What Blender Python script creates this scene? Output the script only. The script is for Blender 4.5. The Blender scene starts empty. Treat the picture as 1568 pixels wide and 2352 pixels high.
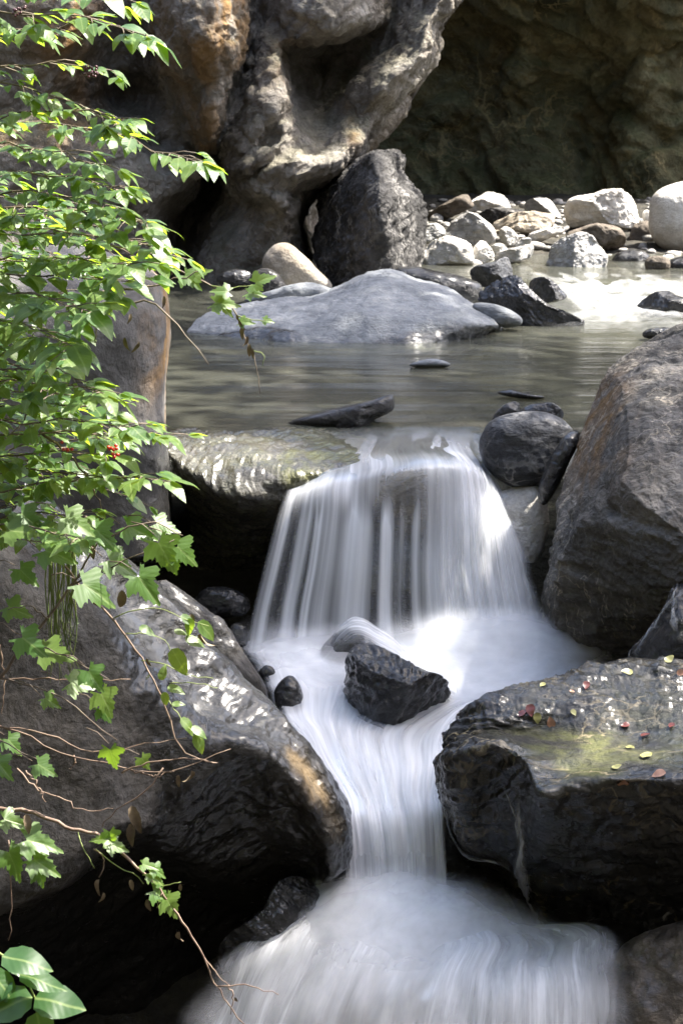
import bpy, bmesh, math, random
import numpy as np
from mathutils import Vector, Matrix
from mathutils.bvhtree import BVHTree

R = math.radians
SC = bpy.context.scene
COL = SC.collection
random.seed(7)
RNG = np.random.default_rng(7)

# ------------------------------------------------------------------ camera
CAM_H, PITCH, LENS = 1.3, R(12.0), 70.0
cam_d = bpy.data.cameras.new("camera")
cam = bpy.data.objects.new("camera", cam_d)
COL.objects.link(cam)
cam.location = (0, 0, CAM_H)
cam.rotation_euler = (R(90) - PITCH, 0, 0)
cam_d.sensor_fit = 'VERTICAL'
cam_d.sensor_height = 36.0
cam_d.lens = LENS
cam_d.clip_start, cam_d.clip_end = 0.05, 500
cam_d.dof.use_dof = True
cam_d.dof.focus_distance = 5.6
cam_d.dof.aperture_fstop = 14.0
SC.camera = cam

# ------------------------------------------------------------------ light
SUN_DIR = Vector((0.6, 0.17, 1.02)).normalized()      # towards the sun
SUN_EL = math.asin(SUN_DIR.z)
SUN_AZ = math.atan2(SUN_DIR.x, SUN_DIR.y)
world = bpy.data.worlds.new("World")
SC.world = world
world.use_nodes = True
wt = world.node_tree
bg = wt.nodes.get("Background") or wt.nodes.new("ShaderNodeBackground")
wo = wt.nodes.get("World Output") or wt.nodes.new("ShaderNodeOutputWorld")
sky = wt.nodes.new("ShaderNodeTexSky")
sky.sky_type = 'NISHITA'
sky.sun_disc = False
sky.sun_elevation = SUN_EL
sky.sun_rotation = SUN_AZ
sky.dust_density = 3.0
sky.air_density = 0.9
sky.ozone_density = 0.9
wt.links.new(sky.outputs[0], bg.inputs[0])
wt.links.new(bg.outputs[0], wo.inputs[0])
bg.inputs[1].default_value = 0.13
sun_d = bpy.data.lights.new("sun", 'SUN')
sun_d.energy = 4.2
sun_d.angle = R(0.6)
sun_d.color = (1.0, 0.95, 0.87)
sun = bpy.data.objects.new("sun", sun_d)
COL.objects.link(sun)
sun.location = SUN_DIR * 30
sun.rotation_euler = SUN_DIR.to_track_quat('Z', 'Y').to_euler()
SC.view_settings.view_transform = 'Standard'
SC.view_settings.look = 'None'
SC.view_settings.exposure = 2.45
SC.view_settings.gamma = 1.0
SC.render.engine = 'CYCLES'
cy = SC.cycles
cy.use_denoising = True
cy.max_bounces = 8
cy.diffuse_bounces = 3
cy.glossy_bounces = 3
cy.transmission_bounces = 4
cy.transparent_max_bounces = 24
cy.caustics_reflective = False
cy.caustics_refractive = False

# ------------------------------------------------------------------ helpers
FPX = 1176 * LENS / 18.0
_fw = np.array([0, math.cos(PITCH), -math.sin(PITCH)])
_up = np.array([0, math.sin(PITCH), math.cos(PITCH)])
_rt = np.array([1.0, 0, 0])
CAM = np.array([0, 0, CAM_H])


def ray(px, py):
    return _fw + _rt * ((px - 784) / FPX) + _up * ((1176 - py) / FPX)


def P(px, py, d):
    """the world point at horizontal distance d that shows at (px, py) of the 1568 x 2352 photograph"""
    v = ray(px, py)
    return CAM + v * (d / v[1])


_rs = np.random.RandomState(11)
PERM = _rs.permutation(256)
PERM = np.concatenate([PERM, PERM, PERM])
GRAD = _rs.normal(size=(256, 3))
GRAD /= np.linalg.norm(GRAD, axis=1)[:, None]
CELLP = _rs.rand(256, 3)


def _hash(i):
    i = i & 255
    return PERM[PERM[PERM[i[:, 0]] + i[:, 1]] + i[:, 2]]


def pn(p):
    i = np.floor(p).astype(int)
    f = p - i
    u = f * f * f * (f * (f * 6 - 15) + 10)
    r = 0
    for a in (0, 1):
        for b in (0, 1):
            for c in (0, 1):
                o = np.array([a, b, c])
                g = GRAD[_hash(i + o)]
                w = (u[:, 0] if a else 1 - u[:, 0]) * (u[:, 1] if b else 1 - u[:, 1]) * (u[:, 2] if c else 1 - u[:, 2])
                r = r + w * np.einsum('ij,ij->i', g, f - o)
    return r * 1.5


def fbm(p, octv=4, gain=0.5):
    r, a = 0, 1.0
    for k in range(octv):
        r = r + a * pn(p + k * 17.3)
        p = p * 2.03
        a *= gain
    return r


def ridged(p, octv=4, gain=0.5):
    r, a = 0, 1.0
    for k in range(octv):
        r = r + a * (0.5 - np.abs(pn(p + k * 9.1)) * 1.6)
        p = p * 2.07
        a *= gain
    return r


def cells(p):
    i = np.floor(p).astype(int)
    f1 = np.full(len(p), 9.0)
    f2 = np.full(len(p), 9.0)
    idn = np.zeros(len(p), int)
    for a in (-1, 0, 1):
        for b in (-1, 0, 1):
            for c in (-1, 0, 1):
                j = i + np.array([a, b, c])
                h = _hash(j)
                q = j + CELLP[h]
                d = np.linalg.norm(p - q, axis=1)
                m = d < f1
                f2 = np.where(m, f1, np.minimum(f2, d))
                f1 = np.where(m, d, f1)
                idn = np.where(m, h, idn)
    return f1, f2, idn


def mesh_obj(name, V, F, mat, parent=None, attrs=None, uv=None, smooth=True, origin=None, fix=False):
    V = np.asarray(V, float)
    if origin is None:
        origin = V.mean(axis=0) if parent is None else np.zeros(3)
        if parent is None:
            origin = np.array([origin[0], origin[1], V[:, 2].min()])
    origin = np.asarray(origin, float)
    me = bpy.data.meshes.new(name)
    if isinstance(F, np.ndarray):
        k = F.shape[1]
        me.vertices.add(len(V))
        me.vertices.foreach_set('co', (V - origin).ravel())
        me.loops.add(F.size)
        me.loops.foreach_set('vertex_index', F.ravel().astype(np.int32))
        me.polygons.add(len(F))
        me.polygons.foreach_set('loop_start', np.arange(0, F.size, k, dtype=np.int32))
        me.polygons.foreach_set('loop_total', np.full(len(F), k, np.int32))
        me.update(calc_edges=True)
    else:
        me.from_pydata([tuple(v) for v in V - origin], [], F)
    if fix:
        bm = bmesh.new()
        bm.from_mesh(me)
        bmesh.ops.recalc_face_normals(bm, faces=bm.faces)
        bm.to_mesh(me)
        bm.free()
    if smooth:
        me.polygons.foreach_set('use_smooth', np.ones(len(me.polygons), bool))
    if attrs:
        for k, a in attrs.items():
            at = me.attributes.new(k, 'FLOAT', 'POINT')
            at.data.foreach_set('value', np.asarray(a, np.float32))
    if uv is not None:
        ul = me.uv_layers.new(name='UVMap')
        li = np.zeros(len(me.loops), np.int32)
        me.loops.foreach_get('vertex_index', li)
        ul.data.foreach_set('uv', np.asarray(uv, np.float32)[li].ravel())
    me.validate()
    me.update()
    o = bpy.data.objects.new(name, me)
    COL.objects.link(o)
    o.location = origin
    if mat:
        me.materials.append(mat)
    if parent is not None:
        o.parent = parent
        o.location = origin - np.array(parent.location) if np.any(origin) else -Vector(parent.location)
    return o


def tag(o, label=None, cat=None, group=None, kind=None):
    if label:
        o['label'] = label
    if cat:
        o['category'] = cat
    if group:
        o['group'] = group
    if kind:
        o['kind'] = kind
    return o


def empty(name, loc, label, cat, group=None):
    o = bpy.data.objects.new(name, None)
    COL.objects.link(o)
    o.location = loc
    o.empty_display_size = 0.05
    return tag(o, label, cat, group)


# ---- curves and lofted surfaces
def cubic(pts, t, n=None):
    """piecewise cubic through pts (k x c) at parameters t, evaluated at n even steps"""
    pts = np.asarray(pts, float)
    k = len(pts)
    if k == 1:
        return np.repeat(pts, n, 0)
    m = np.zeros_like(pts)
    for i in range(k):
        a, b = max(i - 1, 0), min(i + 1, k - 1)
        m[i] = (pts[b] - pts[a]) / max(t[b] - t[a], 1e-9)
    s = np.linspace(t[0], t[-1], n)
    j = np.clip(np.searchsorted(t, s, side='right') - 1, 0, k - 2)
    h = (t[j + 1] - t[j])[:, None]
    x = ((s - t[j]) / np.maximum(t[j + 1] - t[j], 1e-9))[:, None]
    return ((2 * x**3 - 3 * x**2 + 1) * pts[j] + (x**3 - 2 * x**2 + x) * h * m[j]
            + (-2 * x**3 + 3 * x**2) * pts[j + 1] + (x**3 - x**2) * h * m[j + 1])


def chord(p, pw=0.8):
    d = np.linalg.norm(np.diff(p[:, :3], axis=0), axis=1) ** pw
    return np.concatenate([[0], np.cumsum(np.maximum(d, 1e-6))])


def loft(rows, nu, nv):
    """rows of (px, py, d, a, b) -> grid of world points [nv, nu] and its two channels"""
    R2 = []
    for row in rows:
        q = []
        for c in row:
            a = c[3] if len(c) > 3 else 0.0
            b = c[4] if len(c) > 4 else 0.0
            q.append(np.concatenate([P(*c[:3]), [a, b]]))
        q = np.array(q)
        R2.append(cubic(q, chord(q), nu))
    R2 = np.array(R2)
    t = np.zeros(len(rows))
    for i in range(1, len(rows)):
        t[i] = t[i - 1] + np.mean(np.linalg.norm(R2[i, :, :3] - R2[i - 1, :, :3], axis=1)) ** 0.8
    G = np.array([cubic(R2[:, j], t, nv) for j in range(nu)]).transpose(1, 0, 2)
    return G


def grid_normals(G):
    du = np.gradient(G[..., :3], axis=1)
    dv = np.gradient(G[..., :3], axis=0)
    n = np.cross(du, dv)
    n /= np.maximum(np.linalg.norm(n, axis=2), 1e-9)[..., None]
    return n


def grid_faces(nv, nu, off=0):
    i = np.arange(nv * nu).reshape(nv, nu) + off
    return np.stack([i[:-1, :-1], i[:-1, 1:], i[1:, 1:], i[1:, :-1]], -1).reshape(-1, 4)


def rock_disp(q, style, seed):
    """relief for points q given in units of the rock's size"""
    s = q + seed * 3.717
    ang = seed * 1.3
    b = np.array([0.75 * math.cos(ang), 0.5 * math.sin(ang), 0.62])
    b /= np.linalg.norm(b)
    strata = s + np.outer(q @ b, b) * 4.0
    if style == 'smooth':
        return 0.05 * fbm(s * 1.4, 3) + 0.012 * fbm(s * 5, 3) + 0.004 * fbm(s * 20, 2)
    if style == 'worn':
        f1, f2, idn = cells(s * 1.5 + 0.22 * pn(s * 2.1)[:, None])
        g1, g2, ig = cells(s * 4.3 + 0.15 * pn(s * 5.0)[:, None] + 7)
        return (0.07 * fbm(s * 1.2, 3) + 0.085 * (CELLP[idn, 1] - 0.5) * np.clip((f2 - f1) * 3.0, 0, 1)
                + 0.022 * (CELLP[ig, 2] - 0.5) * np.clip((g2 - g1) * 3, 0, 1)
                + 0.018 * ridged(strata * 1.2, 3) + 0.024 * fbm(s * 5, 4, .6) + 0.011 * ridged(s * 13, 3))
    if style == 'rough':
        f1, f2, idn = cells(s * 2.2)
        blk = (CELLP[idn, 0] - 0.5) * np.clip((f2 - f1) * 4, 0, 1)
        return (0.07 * fbm(s * 1.2, 3) + 0.06 * blk + 0.05 * ridged(strata * 1.8, 4) + 0.02 * ridged(s * 7, 3)
                + 0.008 * fbm(s * 25, 2))
    if style == 'cliff':
        w = s + 0.25 * np.stack([fbm(s * 1.7, 2), fbm(s * 1.7 + 31, 2), fbm(s * 1.7 + 63, 2)], -1)
        f1, f2, idn = cells(w * np.array([1.6, 1.6, 1.1]))
        crack = -np.exp(-((f2 - f1) / 0.06) ** 2)
        g1, g2, ig = cells(w * 3.7 + 5)
        return (0.08 * fbm(s * 1.1, 3) + 0.13 * (CELLP[idn, 0] - 0.5) * np.clip((f2 - f1) * 5, 0, 1) + 0.03 * crack
                + 0.05 * (CELLP[ig, 1] - 0.5) * np.clip((g2 - g1) * 5, 0, 1)
                + 0.04 * ridged(strata * 1.5, 4) + 0.022 * ridged(s * 6, 4) + 0.012 * fbm(s * 15, 3))
    return 0 * q[:, 0]


def _same(F, S):
    """true when faces S run against F along their common edge, as neighbours facing the same way do"""
    e = set()
    for f in F[:400]:
        for k in range(4):
            e.add((int(f[k]), int(f[(k + 1) % 4])))
    for f in S:
        for k in range(4):
            a, b = int(f[k]), int(f[(k + 1) % 4])
            if (a, b) in e:
                return False
            if (b, a) in e:
                return True
    return True


def solid(name, label, cat, rows, mat, thick=0.6, nu=140, nv=110, amp=1.0, size=0.6, style='worn', seed=1,
          group=None, kind=None, facets=0):
    """a boulder or cliff lofted through its own rows, with relief, and closed behind so that it is solid"""
    G = loft(rows, nu, nv)
    n = grid_normals(G)
    view = CAM - G[..., :3].reshape(-1, 3)
    if np.sum(np.einsum('ij,ij->i', n.reshape(-1, 3), view)) < 0:
        n = -n
    V = G[..., :3].reshape(-1, 3)
    rs = np.random.RandomState(seed * 7 + 1)
    mn = n.reshape(-1, 3).mean(axis=0)
    for q in range(facets):
        f = mn / np.linalg.norm(mn) + rs.normal(size=3) * .55
        f /= np.linalg.norm(f)
        dt = V @ f
        c0 = np.quantile(dt, rs.uniform(.8, .92))
        V = V - np.outer(np.maximum(dt - c0, 0) * .9, f)
    d = rock_disp(V / size, style, seed) * amp * size
    if style == 'rough':
        d = d * (1.1 - 0.75 * np.clip(G[..., 4].ravel(), 0, 1))
    V = V + n.reshape(-1, 3) * d[:, None]
    away = V - CAM
    away /= np.linalg.norm(away, axis=1)[:, None]
    away[:, 2] -= 0.22
    gi = V.reshape(nv, nu, 3)
    cen = V.mean(axis=0)
    B = V + away * thick
    B = cen + away.mean(axis=0) * thick + (B - cen - away.mean(axis=0) * thick) * 0.82
    F = grid_faces(nv, nu)
    st = 6
    ri, ci = list(range(0, nv, st)), list(range(0, nu, st))
    if ri[-1] != nv - 1:
        ri.append(nv - 1)
    if ci[-1] != nu - 1:
        ci.append(nu - 1)
    N0 = len(V)
    Fb = grid_faces(nv, nu, N0)[:, ::-1]
    idx = np.arange(nv * nu).reshape(nv, nu)
    loop = np.concatenate([idx[0, :-1], idx[:-1, -1], idx[-1, :0:-1], idx[:0:-1, 0]])
    nx = np.roll(loop, -1)
    side = np.stack([loop, loop + N0, nx + N0, nx], -1)
    VV = np.concatenate([V, B])
    FF = np.concatenate([F, Fb, side])
    A = np.concatenate([G[..., 3].ravel()] * 2)
    A2 = np.concatenate([G[..., 4].ravel()] * 2)
    fn = np.cross(VV[F[:, 1]] - VV[F[:, 0]], VV[F[:, 2]] - VV[F[:, 1]])
    if np.sum(np.einsum('ij,ij->i', fn, CAM - VV[F[:, 0]])) < 0:
        FF = FF[:, ::-1]
    side = side[:, ::-1]
    if np.sum(np.einsum('ij,ij->i', fn, CAM - VV[F[:, 0]])) < 0:
        FF[len(F) + len(Fb):] = side if _same(F[:, ::-1], side) else side[:, ::-1]
    else:
        FF[len(F) + len(Fb):] = side if _same(F, side) else side[:, ::-1]
    o = mesh_obj(name, VV, FF, mat, attrs={'wet': A, 'stain': A2})
    return tag(o, label, cat, group, kind)


_ico = {}


def ico(sub):
    if sub not in _ico:
        bm = bmesh.new()
        bmesh.ops.create_icosphere(bm, subdivisions=sub, radius=1)
        V = np.array([v.co[:] for v in bm.verts])
        F = np.array([[v.index for v in f.verts] for f in bm.faces])
        bm.free()
        _ico[sub] = (V, F)
    return _ico[sub]


def closed_curve(pts, n=240):
    pts = np.asarray(pts, float)
    k = len(pts)
    out = []
    for i in range(k):
        p0, p1, p2, p3 = pts[i - 1], pts[i], pts[(i + 1) % k], pts[(i + 2) % k]
        t = np.linspace(0, 1, max(4, n // k), endpoint=False)[:, None]
        out.append(0.5 * (2 * p1 + (p2 - p0) * t + (2 * p0 - 5 * p1 + 4 * p2 - p3) * t**2
                          + (3 * p1 - p0 - 3 * p2 + p3) * t**3))
    return np.concatenate(out)


def boulder(name, label, outline, d, mat, fr=0.8, bk=0.9, p=2.4, style='worn', amp=1.0, seed=1, facets=0,
            sub=5, cat='boulder', group=None, lean=0.0, wet=0.0, stain=0.0):
    """a rock standing at distance d whose outline seen from the camera side is the given one"""
    c = closed_curve(outline)
    ctr = (c.max(0) + c.min(0)) / 2 * 0.4 + c.mean(0) * 0.6
    rel = c - ctr
    th = np.arctan2(-rel[:, 1], rel[:, 0])
    rr = np.hypot(rel[:, 0], rel[:, 1])
    o = np.argsort(th)
    th, rr = th[o], rr[o]
    O = P(ctr[0], ctr[1], d)
    w = ray(ctr[0], ctr[1])
    sc = d / w[1] / FPX
    w = w / np.linalg.norm(w)
    uax = np.cross(w, [0, 0, 1])
    uax /= np.linalg.norm(uax)
    vax = np.cross(uax, w)
    N, F = ico(sub)
    x, z, y = N[:, 0], N[:, 2], N[:, 1]
    s = np.hypot(x, z)
    t = np.arctan2(z, x)
    k = (s**p + np.abs(y)**p) ** (1 / p)
    s2, y2 = s / k, y / k
    rad = np.interp(t, th, rr, period=2 * math.pi) * sc
    size = np.mean(rr) * sc
    dep = np.where(y2 < 0, y2 * fr, y2 * bk) * size
    a, b = rad * s2 * np.cos(t), rad * s2 * np.sin(t)
    dep = dep + lean * b
    L = np.stack([a, b, dep], -1)
    rs = np.random.RandomState(seed * 13 + 5)
    for q in range(facets):
        nn = rs.normal(size=3)
        nn[2] = -abs(nn[2]) - 0.5
        nn /= np.linalg.norm(nn)
        dt = L @ nn
        c0 = np.quantile(dt, rs.uniform(0.72, 0.9))
        L = L - np.outer(np.maximum(dt - c0, 0) * 0.92, nn)
    V = O + L[:, :1] * uax + L[:, 1:2] * vax + L[:, 2:] * w
    tmp = mesh_normals(V, F)
    keep = 0.35 + 0.65 * np.clip(np.abs(np.einsum('ij,j->i', tmp, w)) * 2, 0, 1)
    V = V + tmp * (rock_disp((V - O) / size, style, seed) * amp * size * keep)[:, None]
    ob = mesh_obj(name, V, F, mat, attrs={'wet': np.full(len(V), wet), 'stain': np.full(len(V), stain)})
    return tag(ob, label, cat, group)


def mesh_normals(V, F):
    fn = np.cross(V[F[:, 1]] - V[F[:, 0]], V[F[:, 2]] - V[F[:, 0]])
    n = np.zeros_like(V)
    for k in range(3):
        np.add.at(n, F[:, k], fn)
    return n / np.maximum(np.linalg.norm(n, axis=1), 1e-12)[:, None]


# ------------------------------------------------------------------ materials
class G_:
    def __init__(s, name):
        s.m = bpy.data.materials.new(name)
        s.m.use_nodes = True
        s.t = s.m.node_tree
        s.t.nodes.clear()
        s.out = s.t.nodes.new('ShaderNodeOutputMaterial')

    def n(s, typ, props=None, **inp):
        nd = s.t.nodes.new('ShaderNode' + typ)
        for k, v in (props or {}).items():
            setattr(nd, k, v)
        for k, v in inp.items():
            key = int(k[1:]) if k[0] == '_' and k[1:].isdigit() else k.replace('_', ' ')
            s.set(nd.inputs[key], v)
        return nd

    def set(s, sock, v):
        if isinstance(v, bpy.types.NodeSocket):
            s.t.links.new(v, sock)
        elif isinstance(v, bpy.types.Node):
            s.t.links.new(v.outputs[0], sock)
        else:
            if isinstance(v, (tuple, list)) and len(v) == 3 and sock.type == 'RGBA':
                v = (*v, 1)
            sock.default_value = v

    def math(s, op, a, b=0.0, c=0.0, clamp=False):
        return s.n('Math', {'operation': op, 'use_clamp': clamp}, _0=a, _1=b, _2=c).outputs[0]

    def mix(s, f, a, b, bt='MIX'):
        nd = s.t.nodes.new('ShaderNodeMix')
        nd.data_type = 'RGBA'
        nd.blend_type = bt
        s.set(nd.inputs[0], f)
        s.set(nd.inputs[6], a)
        s.set(nd.inputs[7], b)
        return nd.outputs[2]

    def ramp(s, f, stops):
        nd = s.t.nodes.new('ShaderNodeValToRGB')
        e = nd.color_ramp.elements
        while len(e) < len(stops):
            e.new(0.5)
        for el, (p, c) in zip(e, stops):
            el.position = p
            el.color = (*c, 1) if len(c) == 3 else c
        s.set(nd.inputs[0], f)
        return nd.outputs[0]

    def step(s, f, a, b):
        return s.n('MapRange', {'interpolation_type': 'SMOOTHSTEP'}, Value=f, From_Min=a, From_Max=b).outputs[0]

    def noise(s, vec, scale, detail=6, rough=0.55, dist=0.0):
        return s.n('TexNoise', None, Vector=vec, Scale=scale, Detail=detail, Roughness=rough, Distortion=dist).outputs[0]

    def done(s, shader):
        s.t.links.new(shader.outputs[0] if isinstance(shader, bpy.types.Node) else shader, s.out.inputs[0])
        return s.m


def rock_mat(name, dark, mid, light, sc=1.0, wet=0.0, vein=None, vein_amt=0.6, vein_w=0.02, vein_sc=1.6,
             stain=None, stain_amt=0.0, moss=0.0, moss_col=(0.07, 0.09, 0.02), bump=0.5, rough=0.8, speck=0.25,
             strata=3.0, rot=0.4, wet_rough=0.16, wet_shade_dark=0.42):
    g = G_(name)
    tc = g.n('TexCoord').outputs['Object']
    mp = g.n('Mapping', None, Vector=tc, Rotation=(0.3, rot, rot * 0.7), Scale=(sc, sc, sc * strata)).outputs[0]
    iso = g.n('Mapping', None, Vector=tc, Scale=(sc, sc, sc)).outputs[0]
    n1 = g.noise(iso, 2.2, 8, 0.62, 0.6)
    n2 = g.noise(mp, 3.0, 9, 0.68, 0.45)
    v = g.math('ADD', g.math('MULTIPLY', n1, 0.5), g.math('MULTIPLY', n2, 0.5))
    col = g.ramp(v, [(0.34, dark), (0.5, mid), (0.66, light)])
    fine = g.noise(iso, 38, 4, 0.7)
    col = g.mix(speck, col, g.ramp(fine, [(0.3, (0.15, 0.15, 0.15)), (0.5, (0.5, 0.5, 0.5)), (0.7, (0.95, 0.95, 0.95))]), 'OVERLAY')
    at_st = g.n('Attribute', {'attribute_name': 'stain'}).outputs['Fac']
    if stain:
        sn = g.noise(iso, 3.3, 6, 0.65, 0.8)
        f = g.math('MULTIPLY', g.step(sn, 0.36, 0.64), g.math('ADD', at_st, stain_amt), clamp=True)
        col = g.mix(f, col, stain)
    if vein:
        vm = g.noise(iso, 1.7, 3, 0.5)
        for q, (rx, ss) in enumerate(((0.0, 1.0), (1.1, 1.9))):
            vr = g.n('Mapping', None, Vector=tc, Rotation=(rx, 0.5 + rx, 0.9), Location=(q * 7.1, 3, 1),
                     Scale=(sc, sc * 2.2, sc * 0.8)).outputs[0]
            vn = g.noise(vr, vein_sc * ss, 5, 0.55, 0.25)
            ab = g.math('ABSOLUTE', g.math('SUBTRACT', vn, 0.5))
            line = g.math('SUBTRACT', 1.0, g.step(ab, vein_w * 0.25, vein_w))
            f = g.math('MULTIPLY', g.math('MULTIPLY', line, g.step(vm, 0.4, 0.6)), vein_amt)
            col = g.mix(f, col, vein)
    if moss > 0:
        geo = g.n('NewGeometry').outputs['Normal']
        nz = g.n('SeparateXYZ', None, Vector=geo).outputs[2]
        mn = g.noise(iso, 4.5, 6, 0.6, 0.5)
        f = g.math('MULTIPLY', g.step(g.math('ADD', g.math('MULTIPLY', nz, 0.35), mn), 0.55, 0.85), moss, clamp=True)
        col = g.mix(f, col, moss_col)
    at_w = g.n('Attribute', {'attribute_name': 'wet'}).outputs['Fac']  # wetness, and also undersides whose shade is painted as darker colour
    wn = g.noise(iso, 5.0, 5, 0.6)
    wf = g.step(g.math('ADD', g.math('ADD', at_w, wet), g.math('MULTIPLY', g.math('SUBTRACT', wn, 0.5), 0.7)), 0.35, 0.65)
    dk = g.mix(1.0, col, (wet_shade_dark, wet_shade_dark, wet_shade_dark), 'MULTIPLY')
    col = g.mix(wf, col, dk)
    rr = g.math('ADD', wet_rough, g.math('MULTIPLY', g.noise(iso, 14, 4, 0.6), 0.22))
    ro = g.n('Mix', {'data_type': 'FLOAT'}, _0=wf, _2=rough, _3=rr).outputs[0]
    h = g.math('ADD', g.math('MULTIPLY', g.noise(iso, 9, 8, 0.68, 0.4), 0.7), g.math('MULTIPLY', g.noise(mp, 6, 8, 0.7, 0.3), 0.6))
    vo = g.n('TexVoronoi', {'feature': 'DISTANCE_TO_EDGE'}, Vector=g.n('VectorMath', {'operation': 'ADD'}, _0=mp, _1=g.n('TexNoise', None, Vector=iso, Scale=3.0).outputs[1]).outputs[0], Scale=2.2).outputs[0]
    h = g.math('ADD', h, g.math('MULTIPLY', g.step(vo, 0.0, 0.05), 0.05))
    chip = g.n('TexVoronoi', {'feature': 'F1'}, Vector=g.n('VectorMath', {'operation': 'ADD'}, _0=iso, _1=g.n('TexNoise', None, Vector=iso, Scale=6.0).outputs[1]).outputs[0], Scale=7.0).outputs[0]
    h = g.math('ADD', h, g.math('MULTIPLY', chip, 0.22))
    h = g.math('ADD', h, g.math('MULTIPLY', fine, 0.2))
    bp = g.n('Bump', None, Strength=min(1, bump * 1.35), Distance=0.07 / sc, Height=h)
    b = g.n('BsdfPrincipled', None, Base_Color=col, Roughness=ro, Normal=bp.outputs[0])
    b.inputs['Specular IOR Level'].default_value = 0.18
    g.set(b.inputs['Coat Weight'], wf)
    b.inputs['Coat Roughness'].default_value = 0.25
    b.inputs['Coat IOR'].default_value = 1.36
    film = g.math('ADD', g.math('MULTIPLY', g.noise(iso, 6, 4, 0.55, 0.3), 1.0), g.math('MULTIPLY', g.noise(mp, 20, 3, 0.6), 0.07))
    bp2 = g.n('Bump', None, Strength=min(1, bump * 0.7), Distance=0.035 / sc, Height=film)
    g.set(b.inputs['Coat Normal'], bp2.outputs[0])
    return g.done(b)


M = {}
M['cliff'] = rock_mat('sunlit cliff limestone', (0.07, 0.06, 0.048), (0.2, 0.18, 0.152), (0.42, 0.39, 0.34), sc=0.8, stain=(0.27, 0.16, 0.065), stain_amt=0.05, bump=0.8, moss=0.25, moss_col=(0.09, 0.1, 0.025), strata=0.7)
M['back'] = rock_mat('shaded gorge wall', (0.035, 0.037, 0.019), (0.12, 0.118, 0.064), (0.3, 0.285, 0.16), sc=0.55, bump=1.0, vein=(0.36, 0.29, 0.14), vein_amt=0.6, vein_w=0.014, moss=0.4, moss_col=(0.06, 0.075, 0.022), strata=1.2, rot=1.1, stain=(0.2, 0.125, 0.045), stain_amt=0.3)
M['grey'] = rock_mat('smooth blue grey schist', (0.12, 0.13, 0.136), (0.2, 0.21, 0.217), (0.3, 0.31, 0.31), sc=1.6, bump=0.4, vein=(0.4, 0.39, 0.36), vein_amt=0.35, vein_w=0.012, strata=6, rot=0.9, speck=0.12, wet_shade_dark=0.25)
M['block'] = rock_mat('cracked grey block stone', (0.016, 0.0155, 0.015), (0.045, 0.043, 0.041), (0.15, 0.143, 0.135), sc=1.3, bump=0.8, strata=2, vein=(0.4, 0.38, 0.35), vein_amt=0.4)
M['pale'] = rock_mat('sun bleached river stone', (0.4, 0.38, 0.35), (0.58, 0.56, 0.52), (0.72, 0.7, 0.66), sc=2.0, bump=0.45, speck=0.3, stain=(0.3, 0.24, 0.15), stain_amt=0.3)
M['palegrey'] = rock_mat('banded grey river stone', (0.2, 0.2, 0.19), (0.4, 0.39, 0.37), (0.62, 0.6, 0.57), sc=2.2, bump=0.6, strata=4, vein=(0.6, 0.58, 0.54), vein_amt=0.5)
M['tan'] = rock_mat('tan river stone', (0.22, 0.18, 0.13), (0.36, 0.31, 0.24), (0.48, 0.43, 0.36), sc=2.0, bump=0.4, strata=2)
M['brown'] = rock_mat('pitted brown stone', (0.05, 0.042, 0.034), (0.13, 0.11, 0.088), (0.24, 0.2, 0.16), sc=3.0, bump=0.6)
M['black'] = rock_mat('wet black schist', (0.012, 0.012, 0.013), (0.03, 0.03, 0.031), (0.085, 0.084, 0.085), sc=2.2, wet=0.9, bump=0.6, vein=(0.3, 0.29, 0.27), vein_amt=0.3, vein_w=0.012, strata=3, wet_shade_dark=0.55, wet_rough=0.1)
M['striped'] = rock_mat('black boulder with pale bands', (0.022, 0.023, 0.026), (0.055, 0.057, 0.062), (0.17, 0.17, 0.175), sc=2.0, wet=0.45, bump=0.4, vein=(0.4, 0.39, 0.37), vein_amt=0.5, vein_w=0.02, strata=5, rot=0.3, vein_sc=1.2)
M['bigright'] = rock_mat('veined grey brown boulder', (0.055, 0.052, 0.048), (0.125, 0.118, 0.106), (0.26, 0.24, 0.21), sc=1.5, bump=0.7, vein=(0.42, 0.37, 0.29), vein_amt=0.75, vein_w=0.01, vein_sc=1.6, stain=(0.2, 0.12, 0.05), stain_amt=0.05, strata=1.8, rot=0.7, wet_shade_dark=0.3)
M['green'] = rock_mat('algae topped wet boulder', (0.011, 0.0105, 0.0095), (0.027, 0.026, 0.023), (0.07, 0.066, 0.056), sc=1.6, bump=0.5, vein=(0.4, 0.33, 0.2), vein_amt=0.6, vein_w=0.012, vein_sc=1.0, stain=(0.105, 0.108, 0.042), stain_amt=0.0, strata=2.2, rot=0.5, wet=0.2, wet_shade_dark=0.32, wet_rough=0.14)
M['slab'] = rock_mat('pitted slab rock', (0.034, 0.032, 0.03), (0.06, 0.057, 0.053), (0.105, 0.098, 0.09), sc=1.6, bump=0.5, stain=(0.2, 0.14, 0.07), stain_amt=0.05, strata=1.6, rot=0.9, wet_shade_dark=0.2, wet_rough=0.13)
M['pillar'] = rock_mat('smooth stained rock pillar', (0.07, 0.067, 0.063), (0.13, 0.125, 0.118), (0.24, 0.228, 0.208), sc=1.1, bump=0.3, stain=(0.26, 0.16, 0.07), stain_amt=0.0, strata=0.4, wet_shade_dark=0.3)
M['ledge'] = rock_mat('mossy wet ledge rock', (0.06, 0.057, 0.046), (0.15, 0.14, 0.115), (0.3, 0.28, 0.23), sc=2.0, bump=0.8, wet=0.4, stain=(0.22, 0.22, 0.07), stain_amt=0.3, wet_shade_dark=0.5, wet_rough=0.12)
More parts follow.
